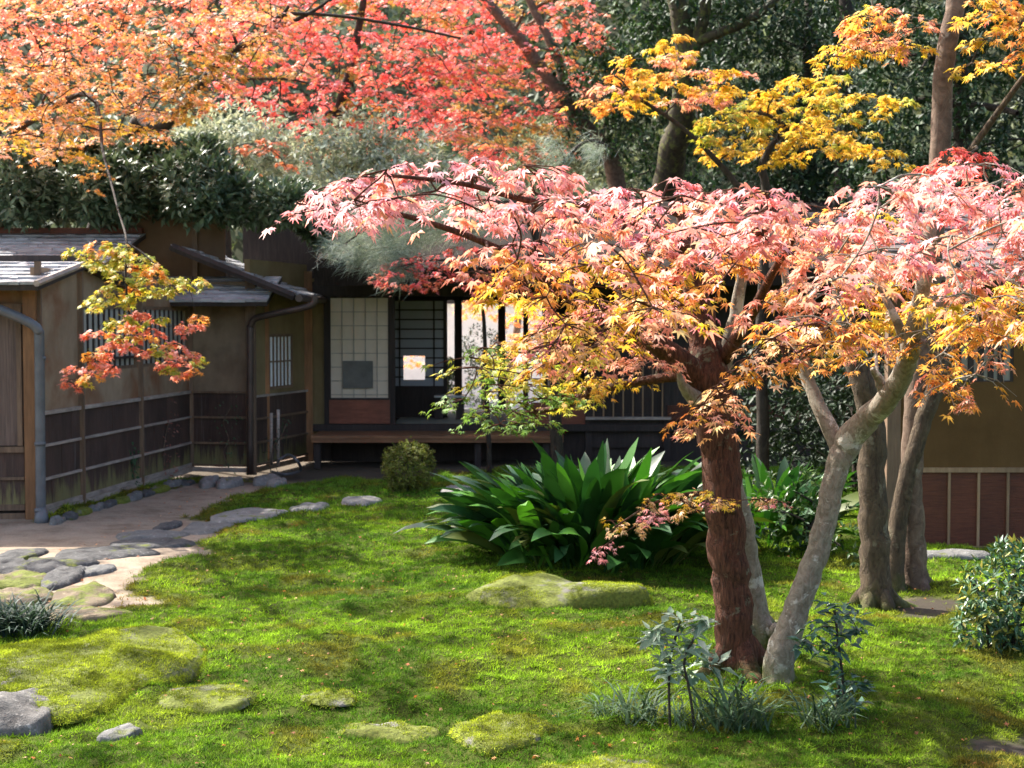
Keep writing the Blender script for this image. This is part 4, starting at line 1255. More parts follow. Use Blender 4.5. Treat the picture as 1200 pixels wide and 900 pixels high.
# ---- yellow maple before the evergreens
ty = Tree('maple_tree', G(893, 600), 'slender golden-yellow maple whose layered sprays stand against dark evergreens', B_DARK)
g = G(893, 600)
ty.limb([(893, 606, 17, g.y), (894, 500, 15, g.y), (892, 400, 13, g.y), (895, 300, 12, g.y), (897, 220, 11, g.y), (893, 195, 9, g.y), (905, 170, 7, g.y), (925, 150, 6, g.y)], n=10, foot=True)
ty.limb([(896, 260, 9, g.y), (850, 200, 7, g.y), (800, 150, 5, g.y), (740, 110, 4, g.y)], 'limb', 8)
ty.limb([(923, 150, 5, g.y), (900, 135, 4, g.y), (870, 130, 3, g.y)], 'limb', 8)
POLY_Y = [(815, 150), (840, 125), (870, 120), (905, 100), (940, 85), (985, 90), (1000, 105), (1060, 115), (1070, 128), (1030, 130), (1000, 150), (1050, 180), (1045, 195), (990, 185), (950, 170), (920, 190), (870, 175), (830, 190)]
POLY_Y2 = [(690, 100), (740, 70), (790, 45), (815, 75), (860, 85), (880, 105), (850, 120), (800, 125), (750, 120), (710, 135), (680, 110)]
for poly, nn, sd in ((POLY_Y, 62, 17), (POLY_Y2, 34, 18)):
    pads = region(poly, nn, lambda x, y, u: g.y - .8 + u * 1.6, sd, 13)
    ty.grow([p[2] for p in pads], .014, .005)
    for x, y, c in pads: ty.spray(c, random.uniform(.24, .40), 48, .068, random.choice([YELO, YELO, YELO, YGRN] if poly is POLY_Y else [ORNG, SALM, YELO]), None, .15, .08)
ty.finish(MAPLE7, LEAF, 300)

# ---- big orange maple over the annex
to = Tree('maple_tree', (-6.6, 20.6, 0), 'large orange maple spreading over the annex hedge and its shingle roofs', B_DARK)
to.limb([(Vector((-6.6, 20.6, -.1)), .16), (Vector((-6.5, 20.5, 2.0)), .14), (D(155, 158, 20.2), .12), (D(180, 148, 19.8), .11), (D(205, 137, 19.4), .09), (D(255, 75, 18.8), .05), (D(300, 45, 18.5), .035), (D(322, 30, 18.4), .03), (D(340, 5, 18.3), .02)], n=12)
to.limb([(318, 38, 6, 18.4), (330, 18, 5, 18.3), (390, 18, 4, 18.2), (470, 30, 3.5, 18.1), (540, 45, 2.5, 18.0)], 'limb', 8)
to.limb([(318, 36, 6, 18.4), (350, 22, 5, 18.3), (375, 8, 4, 18.2), (400, -12, 3, 18.2)], 'limb', 8)
to.limb([(Vector((-6.5, 20.5, 1.9)), .10), (Vector((-7.5, 19.5, 4.2)), .08), (Vector((-7.9, 17.5, 6.2)), .06), (Vector((-7.5, 15.0, 7.0)), .045), (Vector((-6.5, 12.5, 7.3)), .03)], 'limb', 10)
to.limb([(Vector((-7.5, 19.5, 4.2)), .06), (D(95, 110, 17.8), .03), (D(122, 185, 16.0), .015), (D(138, 245, 14.6), .009), (D(148, 280, 13.6), .011), (D(147, 320, 13.4), .012), (D(150, 365, 13.3), .008)], 'limb', 8)
to.limb([(148, 285, 3.2, 13.55), (165, 295, 2.6, 13.5), (180, 308, 2, 13.4)], 'limb', 6)
OR2 = [(.85, .40, .09), (.84, .48, .18), (.82, .32, .10), (.84, .52, .08), (.88, .56, .44), (.86, .48, .36)]  # the pale pink tints put leaf sheen into the colour
OR3 = [(.80, .20, .12), (.86, .38, .32), (.82, .30, .12)]
BRNG = [(.30, .26, .05), (.45, .28, .05), (.55, .25, .06)]
POLY_O = [(-40, -30), (300, -30), (335, 10), (320, 60), (270, 95), (245, 120), (190, 150), (140, 165), (120, 190), (60, 175), (-40, 180)]
pads = region(POLY_O, 175, lambda x, y, u: 16.2 + u * 3.0, 21, 17)
to.grow([p[2] for p in pads], .03, .008)
for x, y, c in pads:
    pal = OR3 if y < 70 and random.random() < .45 else (BRNG if (190 < x < 320 and 40 < y < 130 and random.random() < .7) else (YELO if y > 120 and random.random() < .4 else OR2))
    to.spray(c, random.uniform(.36, .58), 72, .064, pal, None, .25, .16)
pads = region([(85, 190), (115, 175), (130, 215), (105, 225), (82, 212)], 5, lambda x, y, u: 16, 22, 8)
to.grow([p[2] for p in pads], .01, .004)
for x, y, c in pads: to.spray(c, .16, 16, .055, ORNG, None, .3, .2)
HANG = [[(80, 295), (110, 283), (150, 288), (185, 300), (190, 320), (150, 325), (115, 315)], [(110, 340), (150, 320), (195, 322), (235, 320), (238, 332), (190, 345), (150, 350), (115, 360)],
        [(105, 380), (150, 365), (200, 375), (235, 365), (238, 378), (190, 392), (140, 400), (100, 398)], [(75, 440), (100, 415), (140, 395), (160, 405), (150, 425), (110, 440), (72, 450)], [(175, 400), (215, 400), (235, 430), (205, 442), (180, 425)]]
for k, poly in enumerate(HANG):
    pads = region(poly, [20, 19, 17, 13, 12][k], lambda x, y, u: 13.1 + u * .6, 30 + k, 9)
    to.grow([p[2] for p in pads], .007, .003, .06)
    for x, y, c in pads: to.spray(c, random.uniform(.12, .22), 52, .052, random.choice([YGRN, YGRN, ORNG] if k < 2 else [ORNG, OR3, OR3, YGRN]), None, .3, .2)
# unseen crown extended above the picture to shade the lawn and path
cs = []
for _ in range(120):
    cs.append(Vector((random.uniform(-11.0, -3.0), random.uniform(9.6, 16.6), random.uniform(6.3, 8.3))))
to.grow(cs, .04, .01)
for c in cs: to.spray(c, .75, 46, .10, random.choice([OR2, OR3, YGRN]), None, .15, .2, twigs=False)
to.finish(MAPLE5, LEAF, 300)

# ---- red maples behind the house
tr = Tree('maple_tree', (-4.2, 27.5, 0), 'crimson maple behind the dark roof, left of the leaning grey trunks', B_DARK)
tr.limb([(Vector((-4.2, 27.5, -.1)), .2), (Vector((-4.1, 27.3, 3)), .16), (Vector((-3.6, 27, 5)), .12), (Vector((-3.0, 26.7, 7)), .08), (Vector((-2.6, 26.5, 9)), .05)], n=10)
tr.limb([(215, 95, 3, 26.5), (310, 92, 4, 26.5), (350, 95, 3, 26.2), (390, 105, 2, 26)], 'limb', 6)
pads = region([(240, -25), (560, -25), (570, 110), (530, 160), (470, 175), (400, 168), (360, 190), (330, 150), (290, 130), (250, 90)], 125, lambda x, y, u: 24.8 + u * 3.0, 41, 18)
tr.grow([p[2] for p in pads], .04, .012)
for x, y, c in pads:
    tr.spray(c, random.uniform(.5, .8), 88, .085, BRNG if random.random() < .10 else (OR3 if random.random() < .14 else REDS), None, .2, .16)
pads = region([(270, 170), (330, 165), (350, 190), (330, 205), (280, 200)], 6, lambda x, y, u: 23, 42, 10)
tr.grow([p[2] for p in pads], .02, .01)
for x, y, c in pads: tr.spray(c, .35, 50, .07, [(.45, .12, .06), (.5, .2, .08)], None, .2, .2)
tr.finish(MAPLE5, LEAF)
tl = Tree('maple_tree', (2.4, 27.0, 0), 'orange-red maple with two leaning grey trunks rising behind the thatch', B_BROWN)
tl.limb([(Vector((2.5, 26.8, -.1)), .2), (Vector((2.2, 26.8, 3)), .18), (D(718, 190, 26.8), .17), (D(690, 155, 26.8), .15), (D(645, 95, 26.8), .13), (D(608, 45, 26.8), .11), (D(565, -5, 26.8), .09), (D(530, -60, 26.8), .06)], n=12)
tl.limb([(Vector(D(662, 118, 26.8)), .10), (D(655, 75, 26.9), .09), (D(640, 40, 27), .08), (D(618, -5, 27), .07), (D(600, -60, 27), .05)], 'limb', 10)
tl.limb([(700, 175, 6, 26.3), (712, 140, 5, 26.2), (725, 100, 3, 26), (715, 60, 2, 26)], 'limb', 6)
pads = region([(500, -25), (690, -25), (700, 60), (690, 130), (640, 185), (560, 185), (520, 150), (500, 80)], 90, lambda x, y, u: 25.4 + u * 4.0, 43, 18)
tl.grow([p[2] for p in pads], .04, .012)
for x, y, c in pads: tl.spray(c, random.uniform(.5, .8), 78, .085, random.choice([REDS, REDS, OR3, OR3, BRNG]), None, .2, .16)
tl.finish(MAPLE5, LEAF)
# sunlit orange maple in the rear garden seen through the open room
tg = Tree('maple_tree', (-.2, 31.5, 0), 'sunlit orange maple in the rear garden seen through the open room', B_BROWN)
tg.limb([(Vector((-.2, 31.5, -.1)), .12), (Vector((0, 31.5, 1.2)), .1), (Vector((.2, 31.4, 2.6)), .07), (Vector((.3, 31.3, 4)), .04)], n=10)
pads = region([(540, 350), (640, 345), (640, 410), (600, 425), (590, 380), (560, 375), (545, 385)], 34, lambda x, y, u: 29.5 + u * 1.8, 44, 9)
tg.grow([p[2] for p in pads], .03, .008)
for x, y, c in pads: tg.spray(c, .32, 70, .07, [(.84, .45, .12), (.82, .36, .12), (.84, .5, .25)], None, .2, .2, twigs=False)
pads = region([(470, 410), (500, 410), (500, 430), (470, 430)], 5, lambda x, y, u: 31 + u, 45, 5)
for x, y, c in pads: tg.spray(c, .3, 60, .07, [(.84, .36, .12), (.84, .45, .12)], None, .2, .2, twigs=False)
tg.finish(MAPLE5, LEAF)

# ---- evergreens
def evergreen(name, label, base, blobs, leaf, n_per, palette, bark, limbs=(), group=None, tmpl=OVAL, singles=0, material=None, cat='tree', up=.35, dens=None, loose=False):
    """leafy crown of rosettes spread over lumpy shells; blobs: (centre, (rx, ry, rz))"""
    T = Tree(name, base, label, bark, group, cat)
    for L in limbs: T.limb(L, 'trunk', 10)
    T.grow([b[0] for b in blobs], .07, .012)
    for c, r in blobs:
        n = n_per if dens is None else int(dens * (r[0] * r[1] + r[0] * r[2] + r[1] * r[2]) / 1.0)
        v = nrmz(RNG.normal(size=(n, 3)))
        sh = RNG.uniform(.55, 1.06, (n, 1)) ** .6 * (1 + .16 * (vnoise(v[:, 0] * 3 + c[0] * 5, v[:, 2] * 3 + v[:, 1] * 2, .7, 5) - .5)[:, None] * 2)
        if loose: sh = RNG.uniform(.2, 1.75, (n, 1))
        ctr = np.array(c) + v * sh * np.array(r)
        nl = 6
        P = np.repeat(ctr, nl, 0); vv = np.repeat(v, nl, 0)
        m = len(P)
        rd = nrmz(RNG.normal(size=(m, 3)))
        tip = rd * .9 + vv * .45 + np.array([0, 0, up]) * 1.0 - np.array([0, 0, .25])
        nr = vv * .5 + np.array([0, 0, .9]) + RNG.normal(0, .25, (m, 3))
        P = P + nrmz(tip) * leaf * .15
        T.pos.append(P); T.tip.append(tip); T.nrm.append(nr)
        T.size.append(leaf * RNG.uniform(.65, 1.15, m)); T.col.append(pick_colors(m, palette, None, .18))
    T.finish(tmpl, material or (LEAFE if palette[0][1] < .05 else LEAFG), singles)
    return T

EV = [(.015, .038, .013), (.024, .056, .016), (.036, .08, .022), (.012, .032, .014)]
LEAFE = leafmat('dark_evergreen_leaf', .55, .1, .35)
def blobset(poly, n, dfun, rr, seed, mind=25):
    return [(tuple(c), (rr * random.uniform(.7, 1.2), rr * random.uniform(.7, 1.1), rr * random.uniform(.6, 1.0))) for x, y, c in region(poly, n, dfun, seed, mind)]
ev1 = blobset([(690, 0), (780, -30), (830, -20), (840, 60), (830, 200), (760, 210), (720, 200), (700, 120), (680, 60)], 22, lambda x, y, u: 25.5 + u * 2.5, .85, 51)
evergreen('evergreen_tree', 'glossy green broadleaf evergreen beside the leaning grey trunks behind the thatch', (3.0, 27.5, 0), ev1, .15, 110, EV + [(.08, .18, .03)], B_DARK, [[(Vector((3.2, 27.5, -.1)), .2), (Vector((3.2, 27.5, 4)), .14), (Vector((3.0, 27.5, 7)), .06)]])
ev2 = blobset([(830, -30), (1010, -30), (1000, 120), (980, 250), (840, 250), (830, 120)], 26, lambda x, y, u: 22.5 + u * 2.5, .9, 52)
evergreen('evergreen_tree', 'dark tall evergreen directly behind the golden-yellow maple', (5.0, 24.5, 0), ev2, .14, 110, EV, B_DARK, [[(Vector((5.2, 24.5, -.1)), .22), (Vector((5.1, 24.3, 4)), .16), (Vector((5.0, 24, 7.5)), .06)]])
ev3 = blobset([(1000, -30), (1230, -30), (1230, 260), (1000, 260)], 26, lambda x, y, u: 19 + u * 2.5, .85, 53)
evergreen('evergreen_tree', 'dark evergreen mass rising behind the ochre plaster wing', (6.4, 20.5, 0), ev3, .125, 110, EV, B_DARK, [[(Vector((6.6, 20.5, -.1)), .2), (Vector((6.5, 20.4, 4)), .14), (Vector((6.3, 20, 6.8)), .06)]])
ev4 = blobset([(870, 430), (1040, 420), (1040, 570), (930, 600), (880, 560)], 18, lambda x, y, u: 15.5 + u * 2.5, .6, 54)
evergreen('evergreen_shrub', 'shadowy evergreen shrub filling the gap between the house and the wing', (4.2, 17, 0), ev4, .10, 70, [(.015, .03, .012), (.02, .045, .015)], B_DARK, [[(Vector((4.2, 17, -.1)), .08), (Vector((4.1, 16.8, 1.5)), .05)]], cat='shrub')
# dark mossy forked tree
tk = Tree('forked_tree', (2.4, 24.9 + 1.6, 0), 'dark forked tree with a mossy side branch in front of the evergreens', B_DARK, None)
B_MOSSY = barkmat('bark_mossy', (.03, .024, .018), (.09, .075, .045), (.14, .15, .04), (.5, .62), None, (6, 6, 4), .7)
tk.limb([(Vector((2.65, 24.95 + 1.2, -.1)), .26), (Vector((2.7, 26.1, 2.4)), .24), (D(785, 195, 24.5), .25), (D(797, 150, 24.0), .22), (D(803, 100, 23.6), .20), (D(806, 65, 23.4), .18), (D(800, 30, 23.3), .17), (D(792, -10, 23.2), .16), (D(780, -80, 23.1), .12)], n=14, bark=B_MOSSY)
tk.limb([(D(806, 80, 23.4), .13), (D(820, 40, 23.2), .11), (D(828, -5, 23.0), .10), (D(835, -60, 22.9), .06)], 'limb', 10, bark=B_MOSSY)
tk.limb([(D(818, 48, 23.2), .09), (D(845, 38, 23.0), .08), (D(880, 22, 22.8), .075), (D(910, -2, 22.7), .06), (D(935, -30, 22.6), .04)], 'limb', 10, bark=B_MOSSY)
tk.limb([(D(985, 250, 22.5), .12), (D(990, 100, 22.5), .12), (D(992, -20, 22.5), .11)], 'limb', 10)
tk.finish(OVAL, LEAFG)

# ---- clipped hedge over the annex roofs
HG = [(.08, .13, .07), (.11, .17, .09), (.16, .21, .13), (.045, .08, .04)]
LEAFH = leafmat('hedge_leaf', .42, .1, .5)
hb = []
for i in range(15):
    t = i / 14
    px = -60 + t * 400
    Yh = 19.0 + .5 * math.sin(i * 1.7)
    top = 184 + 5 * math.sin(i * 1.1) + max(0, (t - .72) * 130)
    c = D(px, (top + 262) / 2, Yh + .2)
    hb.append((tuple(c), (.42, .55, (262 - top) / 2 / 86)))
for i in range(9):
    px = 60 + i * 22
    hb.append((tuple(D(px, 190 + 6 * math.sin(i * 2.1), 19.7)), (.35, .4, .22)))
for i in range(4):
    hb.append((tuple(D(345 + i * 16, 236 + i * 12, 19.6)), (.3, .35, .26)))
evergreen('clipped_hedge', 'long clipped grey-green broadleaf hedge standing above the annex roofs', (-6, 20.1, 0), hb, .15, 230, HG, B_DARK,
          [[(Vector((x, 20.15, -.1)), .07), (Vector((x, 20.1, 2)), .06), (Vector((x * 1.01, 19.8, 3.6)), .04)] for x in (-8.2, -6.6, -5.0, -4.2)], singles=300, cat='hedge', up=.7, material=LEAFH)
# ---- silvery trees filling the gaps behind
SV = [(.38, .44, .33), (.46, .50, .42), (.28, .34, .24)]
for k, (poly, n, Y0, lab) in enumerate((
    ([(230, 150), (320, 150), (335, 195), (225, 195)], 9, 24.0, 'pale silvery shrub tree above the clipped hedge beneath red leaves'),
    ([(375, 160), (470, 165), (520, 205), (400, 235), (360, 205)], 13, 23.6, 'silvery green tree between the hedge end and the pine boughs'),
    ([(620, 160), (710, 150), (720, 205), (610, 205)], 8, 28.0, 'grey-green tree at the feet of the leaning grey trunks'))):
    bl = blobset(poly, n, lambda x, y, u: Y0 + u * 1.5, .5, 60 + k, 20)
    b0 = bl[0][0]
    evergreen('silver_tree', lab, (b0[0], Y0 + 1, 0), bl, .13, 110, SV if k < 2 else [(.14, .19, .10), (.2, .22, .14)], B_DARK, [[(Vector((b0[0], Y0 + 1, -.1)), .1), (Vector((b0[0], Y0 + .9, 3)), .08), (Vector((b0[0], Y0 + .8, 4)), .04)]], material=LEAFD, loose=True)

# ---- pine boughs over the roof corner
tp = Tree('pine_tree', (.6, 18.2, 0), 'grey-green pine with soft needle boughs drooping over the roof corner', B_DARK)
tp.limb([(Vector((.6, 18.2, -.1)), .09), (Vector((.5, 18.2, 1.8)), .08), (D(620, 255, 18.1), .06), (D(560, 238, 18.0), .05), (D(500, 240, 17.9), .035), (D(440, 262, 17.8), .02), (D(405, 285, 17.7), .01)], n=10)
tp.limb([(D(620, 255, 18.1), .04), (D(660, 190, 18.4), .03), (D(690, 165, 18.6), .02), (D(720, 175, 18.7), .01)], 'limb', 8)
pads = region([(385, 290), (410, 258), (460, 240), (540, 225), (600, 230), (590, 262), (520, 275), (480, 300), (430, 312)], 70, lambda x, y, u: 17.5 + u * .9, 70, 9) + region([(630, 150), (690, 160), (725, 185), (715, 205), (640, 200)], 5, lambda x, y, u: 18.3 + u * .6, 71, 9) + region([(450, 290), (500, 300), (480, 330), (455, 325)], 8, lambda x, y, u: 17.6, 72, 8)
tp.grow([p[2] for p in pads], .012, .005)
for x, y, c in pads:
    n = 170
    base = np.array(c) + RNG.normal(0, .07, (n, 3))
    dirs = nrmz(RNG.normal(0, .55, (n, 3)) + np.array([-.7, -.25, -.25]))
    tp.pos.append(base); tp.tip.append(dirs); tp.nrm.append(RNG.normal(size=(n, 3)) + np.array([0, -1, 1]))
    tp.size.append(RNG.uniform(.16, .28, n)); tp.col.append(pick_colors(n, [(.32, .40, .33), (.42, .48, .42), (.20, .28, .20)], None, .15))
tp.finish(NEEDLE, LEAFD, crown='needles')
# a red spray under the pine
tq = Tree('maple_tree', (-.7, 18.9, 0), 'small crimson maple with low sprays hanging under the pine boughs', B_DARK)
tq.limb([(Vector((-.3, 18.9, -.05)), .035), (Vector((-.35, 18.9, 1.4)), .03), (D(560, 330, 18.3), .02), (D(520, 305, 17.6), .015), (D(470, 312, 17.2), .008)], n=8)
pads = region([(425, 325), (460, 300), (540, 285), (600, 300), (600, 330), (560, 345), (500, 338), (450, 338)], 30, lambda x, y, u: 17 + u * .8, 73, 10)
tq.grow([p[2] for p in pads], .01, .004)
for x, y, c in pads: tq.spray(c, random.uniform(.16, .28), 34, .055, random.choice([REDS, REDS, OR3]), None, .3, .2)
tq.finish(MAPLE5, LEAF)

# ---- wooded hillside behind everything
def hillside():
    xs = np.linspace(-45, 45, 61); ys = np.linspace(40, 81, 31)
    X, Y = np.meshgrid(xs, ys)
    Z = -1 + (Y - 40) * .62 + (vnoise(X, Y, 7, 80) - .5) * 4 * np.clip((Y - 40) / 8, 0, 1)
    V = np.stack([X, Y, Z], -1).reshape(-1, 3); i = np.arange(X.size).reshape(X.shape)
    Fq = np.stack([i[:-1, :-1], i[:-1, 1:], i[1:, 1:], i[1:, :-1]], -1).reshape(-1)
    o = link('hillside', np_mesh('hillside', V, Fq, 4, None, True), None, flat('hill_soil', (.05, .055, .03), .95, .1, nscale=.6))
    tag(o, 'steep wooded slope rising behind the garden', None, None, 'structure')
    n = 26000
    x = RNG.uniform(-32, 32, n); y = 41 + 34 * RNG.random(n)
    z = -1 + (y - 40) * .62 + (vnoise(x, y, 7, 80) - .5) * 4 * np.clip((y - 40) / 8, 0, 1)
    lump = vnoise(x, y, 2.2, 81)
    P = np.stack([x, y, z + lump * 2.8 * RNG.random(n) ** .5], 1)
    tip = RNG.normal(size=(n, 3)) + np.array([0, -.6, -.2]); nr = RNG.normal(0, .6, (n, 3)) + np.array([0, -.6, 1])
    c = pick_colors(n, [(.16, .20, .12), (.07, .10, .04), (.10, .13, .06), (.14, .16, .09), (.05, .08, .035)], None, .2)
    o = cloud_obj('hillside_wood', OVAL, P, tip, nr, RNG.uniform(.4, .8, n), c, LEAFD, None)
    tag(o, 'distant grey-green woodland on the slope behind the garden', None, None, 'stuff')
hillside()

# ================================================================== SHRUBS AND GARDEN PLANTS
# round clipped bush
c = G(476, 584); R = .325
evergreen('clipped_bush', 'round ball-clipped small-leaved bush on the moss before the veranda', (c.x, c.y + .25, 0),
          [((c.x, c.y + .28, .33), (R * .97, R * .97, R))], .034, 1700, [(.17, .22, .03), (.11, .16, .025), (.22, .25, .04), (.12, .10, .04)], B_DARK,
          [[(Vector((c.x + dx, c.y + .28 + dy, -.05)), .015), (Vector((c.x + dx * 3, c.y + .28 + dy * 2, .2)), .012)] for dx, dy in ((-.03, 0), (.03, .02), (0, -.03))], material=LEAFD, cat='bush')
# dark rear garden bushes seen through the room
for px, py, r, lab in ((566, 412, .55, 'dark clipped bush in the rear garden beside the rear posts'), (524, 432, .22, 'small dark bush in the rear garden next to the inner screen edge')):
    c = D(px, py, 29.0)
    evergreen('rear_bush', lab, (c.x, 29, 0), [((c.x, 29, c.z), (r, r, r)), ((c.x + r * .2, 29.1, c.z * .45), (r * .9, r * .9, c.z * .5))], .08, 260, [(.02, .035, .015), (.03, .05, .02)], B_DARK,
              [[(Vector((c.x, 29, -.05)), .05), (Vector((c.x, 29, c.z)), .03)]], cat='bush')
# glossy shrub at the right edge
c = G(1172, 770)
sb = [(tuple(D(px, py, c.y + dy)), (r, r, r * .85)) for px, py, r, dy in ((1165, 690, .22, -.05), (1195, 665, .20, .1), (1150, 730, .17, 0), (1205, 730, .24, .05), (1180, 755, .14, -.05), (1225, 690, .25, .1))]
evergreen('glossy_shrub', 'low glossy blue-green shrub with a few yellow leaves beside the wing', (c.x, c.y, 0), sb, .062, 85, [(.045, .11, .055), (.06, .14, .065), (.035, .085, .05), (.05, .12, .05), (.06, .13, .05), (.40, .34, .04)], B_DARK,
          [[(Vector((c.x + dx, c.y, -.05)), .013), (Vector((c.x + dx * 2, c.y, .3)), .01), (Vector((c.x + dx * 4, c.y, .5)), .008)] for dx in (-.05, .02, .06)], singles=300, cat='shrub')

# cast-iron plants: every leaf its own piece
ASP = leafmat('aspidistra_leaf', .42, .15, .42, (1.0, 1.3, .4))
def asp_mesh(L, bend, width, col, k):
    n = 9; V = []; T = []; C = []
    ang = math.radians(88); p = np.array([0., 0.]); ds = L / n
    for i in range(n + 1):
        t = i / n
        w = .010 + (width / 2 - .010) * max(0, math.sin(max(0, (t - .22) / .78) ** .75 * math.pi)) ** .8 if t < 1 else .001
        V += [(-w, p[0], p[1] + w * .22), (0, p[0], p[1]), (w, p[0], p[1] + w * .22)]
        C += [col] * 3
        ang -= bend * (0.25 + 1.5 * t) / n
        p = p + np.array([math.cos(ang), math.sin(ang)]) * ds
    for i in range(n):
        a = i * 3; b = a + 3
        T += [a, a + 1, b + 1, b, a + 1, a + 2, b + 2, b + 1]
    me = np_mesh('leaf', np.array(V), np.array(T), 4, np.array(C), True)
    me.materials.append(ASP)
    return me
AM = []
for k in range(18):
    col = [(.018, .06, .014), (.025, .085, .016), (.05, .16, .02), (.014, .045, .015), (.08, .22, .025), (.02, .07, .022)][k % 6] if k != 15 else (.09, .12, .025)
    AM.append((asp_mesh(random.uniform(.72, .98), [0.25, .75, 1.3][k // 6], random.uniform(.11, .16), col, k), k // 6))
def cast_iron(name, label, ctr, rx_, ry_, n, scale=1.0):
    r0 = root(name, (ctr.x, ctr.y, 0), label, 'plant')
    bulk = []
    for i in range(n):
        rr = math.sqrt(random.random()); a = random.uniform(0, 2 * math.pi)
        x, y = ctr.x + math.cos(a) * rx_ * rr, ctr.y + math.sin(a) * ry_ * rr
        cls = 0 if rr < .45 else (1 if rr < .75 else 2)
        if random.random() < .25: cls = min(2, cls + 1)
        me = random.choice([m for m, c_ in AM if c_ == cls])
        face = math.atan2(math.sin(a) * ry_, math.cos(a) * rx_) + random.gauss(0, .55)
        s = scale * random.uniform(.8, 1.12)
        lean = rr * random.uniform(.1, .8)
        if i >= 300: me = random.choice([m for m, c_ in AM if c_ == min(2, cls + 1)]); s *= .85
        M = Matrix.Translation((x, y, gz(x, y) - .03)) @ Matrix.Rotation(face - math.pi / 2, 4, 'Z') @ Matrix.Rotation(-lean, 4, 'X') @ Matrix.Rotation(random.gauss(0, .35), 4, 'Y') @ Matrix.Scale(s, 4)
        if i < 300:
            o = bpy.data.objects.new('leaf', me); COL.objects.link(o)
            o.parent = r0; o.matrix_parent_inverse = Matrix.Translation(r0.location).inverted(); o.matrix_basis = M
        else:                  # the hidden inner and lower leaves, joined
            nv = len(me.vertices); co = np.empty(nv * 3, np.float32); me.vertices.foreach_get('co', co)
            cc = np.empty(nv * 4, np.float32); me.color_attributes['Col'].data.foreach_get('color', cc)
            li = np.empty(len(me.loops), np.int32); me.loops.foreach_get('vertex_index', li)
            A4 = np.array(M); bulk.append((co.reshape(-1, 3) @ A4[:3, :3].T + A4[:3, 3], li, cc.reshape(-1, 4)[:, :3]))
    if bulk:
        off = np.cumsum([0] + [len(b[0]) for b in bulk[:-1]])
        me = np_mesh('inner_leaves', np.concatenate([b[0] for b in bulk]), np.concatenate([b[1] + k for b, k in zip(bulk, off)]), 4, np.concatenate([b[2] for b in bulk]), True)
        o = link('inner_leaves', me, None, ASP); adopt(o, r0); o['kind'] = 'stuff'
cast_iron('cast_iron_plant', 'large clump of broad glossy dark-green strap leaves behind the mossy boulder', G(692, 662), .74, .62, 520, 1.14)
cast_iron('cast_iron_plant', 'smaller clump of dark strap leaves behind the side stem of the reddish trunk', G(905, 640), .42, .40, 85, 1.0)

# saplings, grasses and ferns
def bunch(name, label, px, py, n, L, spread, palette, cat='plant', tmpl=BLADE, lean=.5, group=None, material=None):
    c = G(px, py); c.z = gz(c.x, c.y)
    r0 = root(name, c, label, cat, group)
    az = RNG.uniform(0, 6.28, n)
    b = np.stack([c.x + RNG.normal(0, spread, n), c.y + RNG.normal(0, spread, n), np.full(n, c.z - .01)], 1)
    tip = np.stack([np.cos(az) * lean * RNG.uniform(.3, 1.5, n), np.sin(az) * lean * RNG.uniform(.3, 1.5, n), np.ones(n)], 1)
    nr = np.stack([np.cos(az), np.sin(az), np.full(n, -.2)], 1) * -1
    P, idx, C = cloud(tmpl, b, tip, nr, L * RNG.uniform(.6, 1.15, n), pick_colors(n, palette, None, .2))
    o = link('blades', np_mesh('blades', P, idx, 3, C), None, material or LEAFD); adopt(o, r0); o['kind'] = 'stuff'
    return r0
GB = [(.05, .10, .05), (.08, .15, .07), (.11, .18, .09), (.04, .08, .045)]
bunch('lily_turf', 'dark blue-green tuft of lily turf at the near edge of the stone path', 24, 748, 420, .30, .10, [(.03, .06, .045), (.045, .085, .055)], lean=.9)
bunch('grass_tuft', 'thin grass tuft by itself at the side of the pale sapling', 712, 836, 60, .20, .05, GB, lean=1.0)
bunch('grass_tuft', 'arching grass tuft at the foot of the pale sapling', 752, 846, 80, .26, .08, GB, lean=1.0)
bunch('grass_tuft', 'broad-bladed green tuft before the reddish trunk', 862, 862, 120, .30, .08, GB, lean=.9)
bunch('grass_tuft', 'drooping grass tuft below the dark sapling', 965, 862, 90, .24, .06, GB, lean=.9)
bunch('grass_tuft', 'small low tuft between the reddish trunk and pale sapling', 812, 858, 50, .2, .05, GB, lean=1.1)
bunch('grass_tuft', 'tiny tuft of leaves in the moss left of the thin grass tuft', 660, 838, 26, .10, .03, GB, lean=1.2)

def sapling(name, label, stems, leaf, n_leaf, palette, tufts, material=LEAFG):
    """stems: pixel polylines; tufts: (px, py, Y offset, radius) leafy whorls"""
    b = G(*stems[0][0]); Y = b.y
    T = Tree(name, b, label, B_DARK, None, 'plant')
    for st in stems:
        base = G(*st[0]); pts = [(base - Vector((0, 0, .03)), .009)] + [(D(x, y, base.y), .007) for x, y in st[1:]]
        T.limb(pts, 'stem', 6, .03)
    cs = [D(x, y, Y + dy) for x, y, dy, r in tufts]
    T.grow(cs, .006, .003)
    for (x, y, dy, r), c in zip(tufts, cs):
        n = n_leaf
        az = RNG.uniform(0, 6.28, n)
        P = np.array(c) + RNG.normal(0, r * .35, (n, 3))
        tip = np.stack([np.cos(az), np.sin(az), RNG.uniform(-.5, .7, n)], 1)
        nr = np.stack([-np.cos(az) * .3, -np.sin(az) * .3 - .2, np.ones(n)], 1) + RNG.normal(0, .25, (n, 3))
        T.pos.append(P); T.tip.append(tip); T.nrm.append(nr); T.size.append(leaf * RNG.uniform(.7, 1.2, n)); T.col.append(pick_colors(n, palette, None, .15))
    T.finish(OVAL, material, min(200, n_leaf * len(tufts)))
    return T
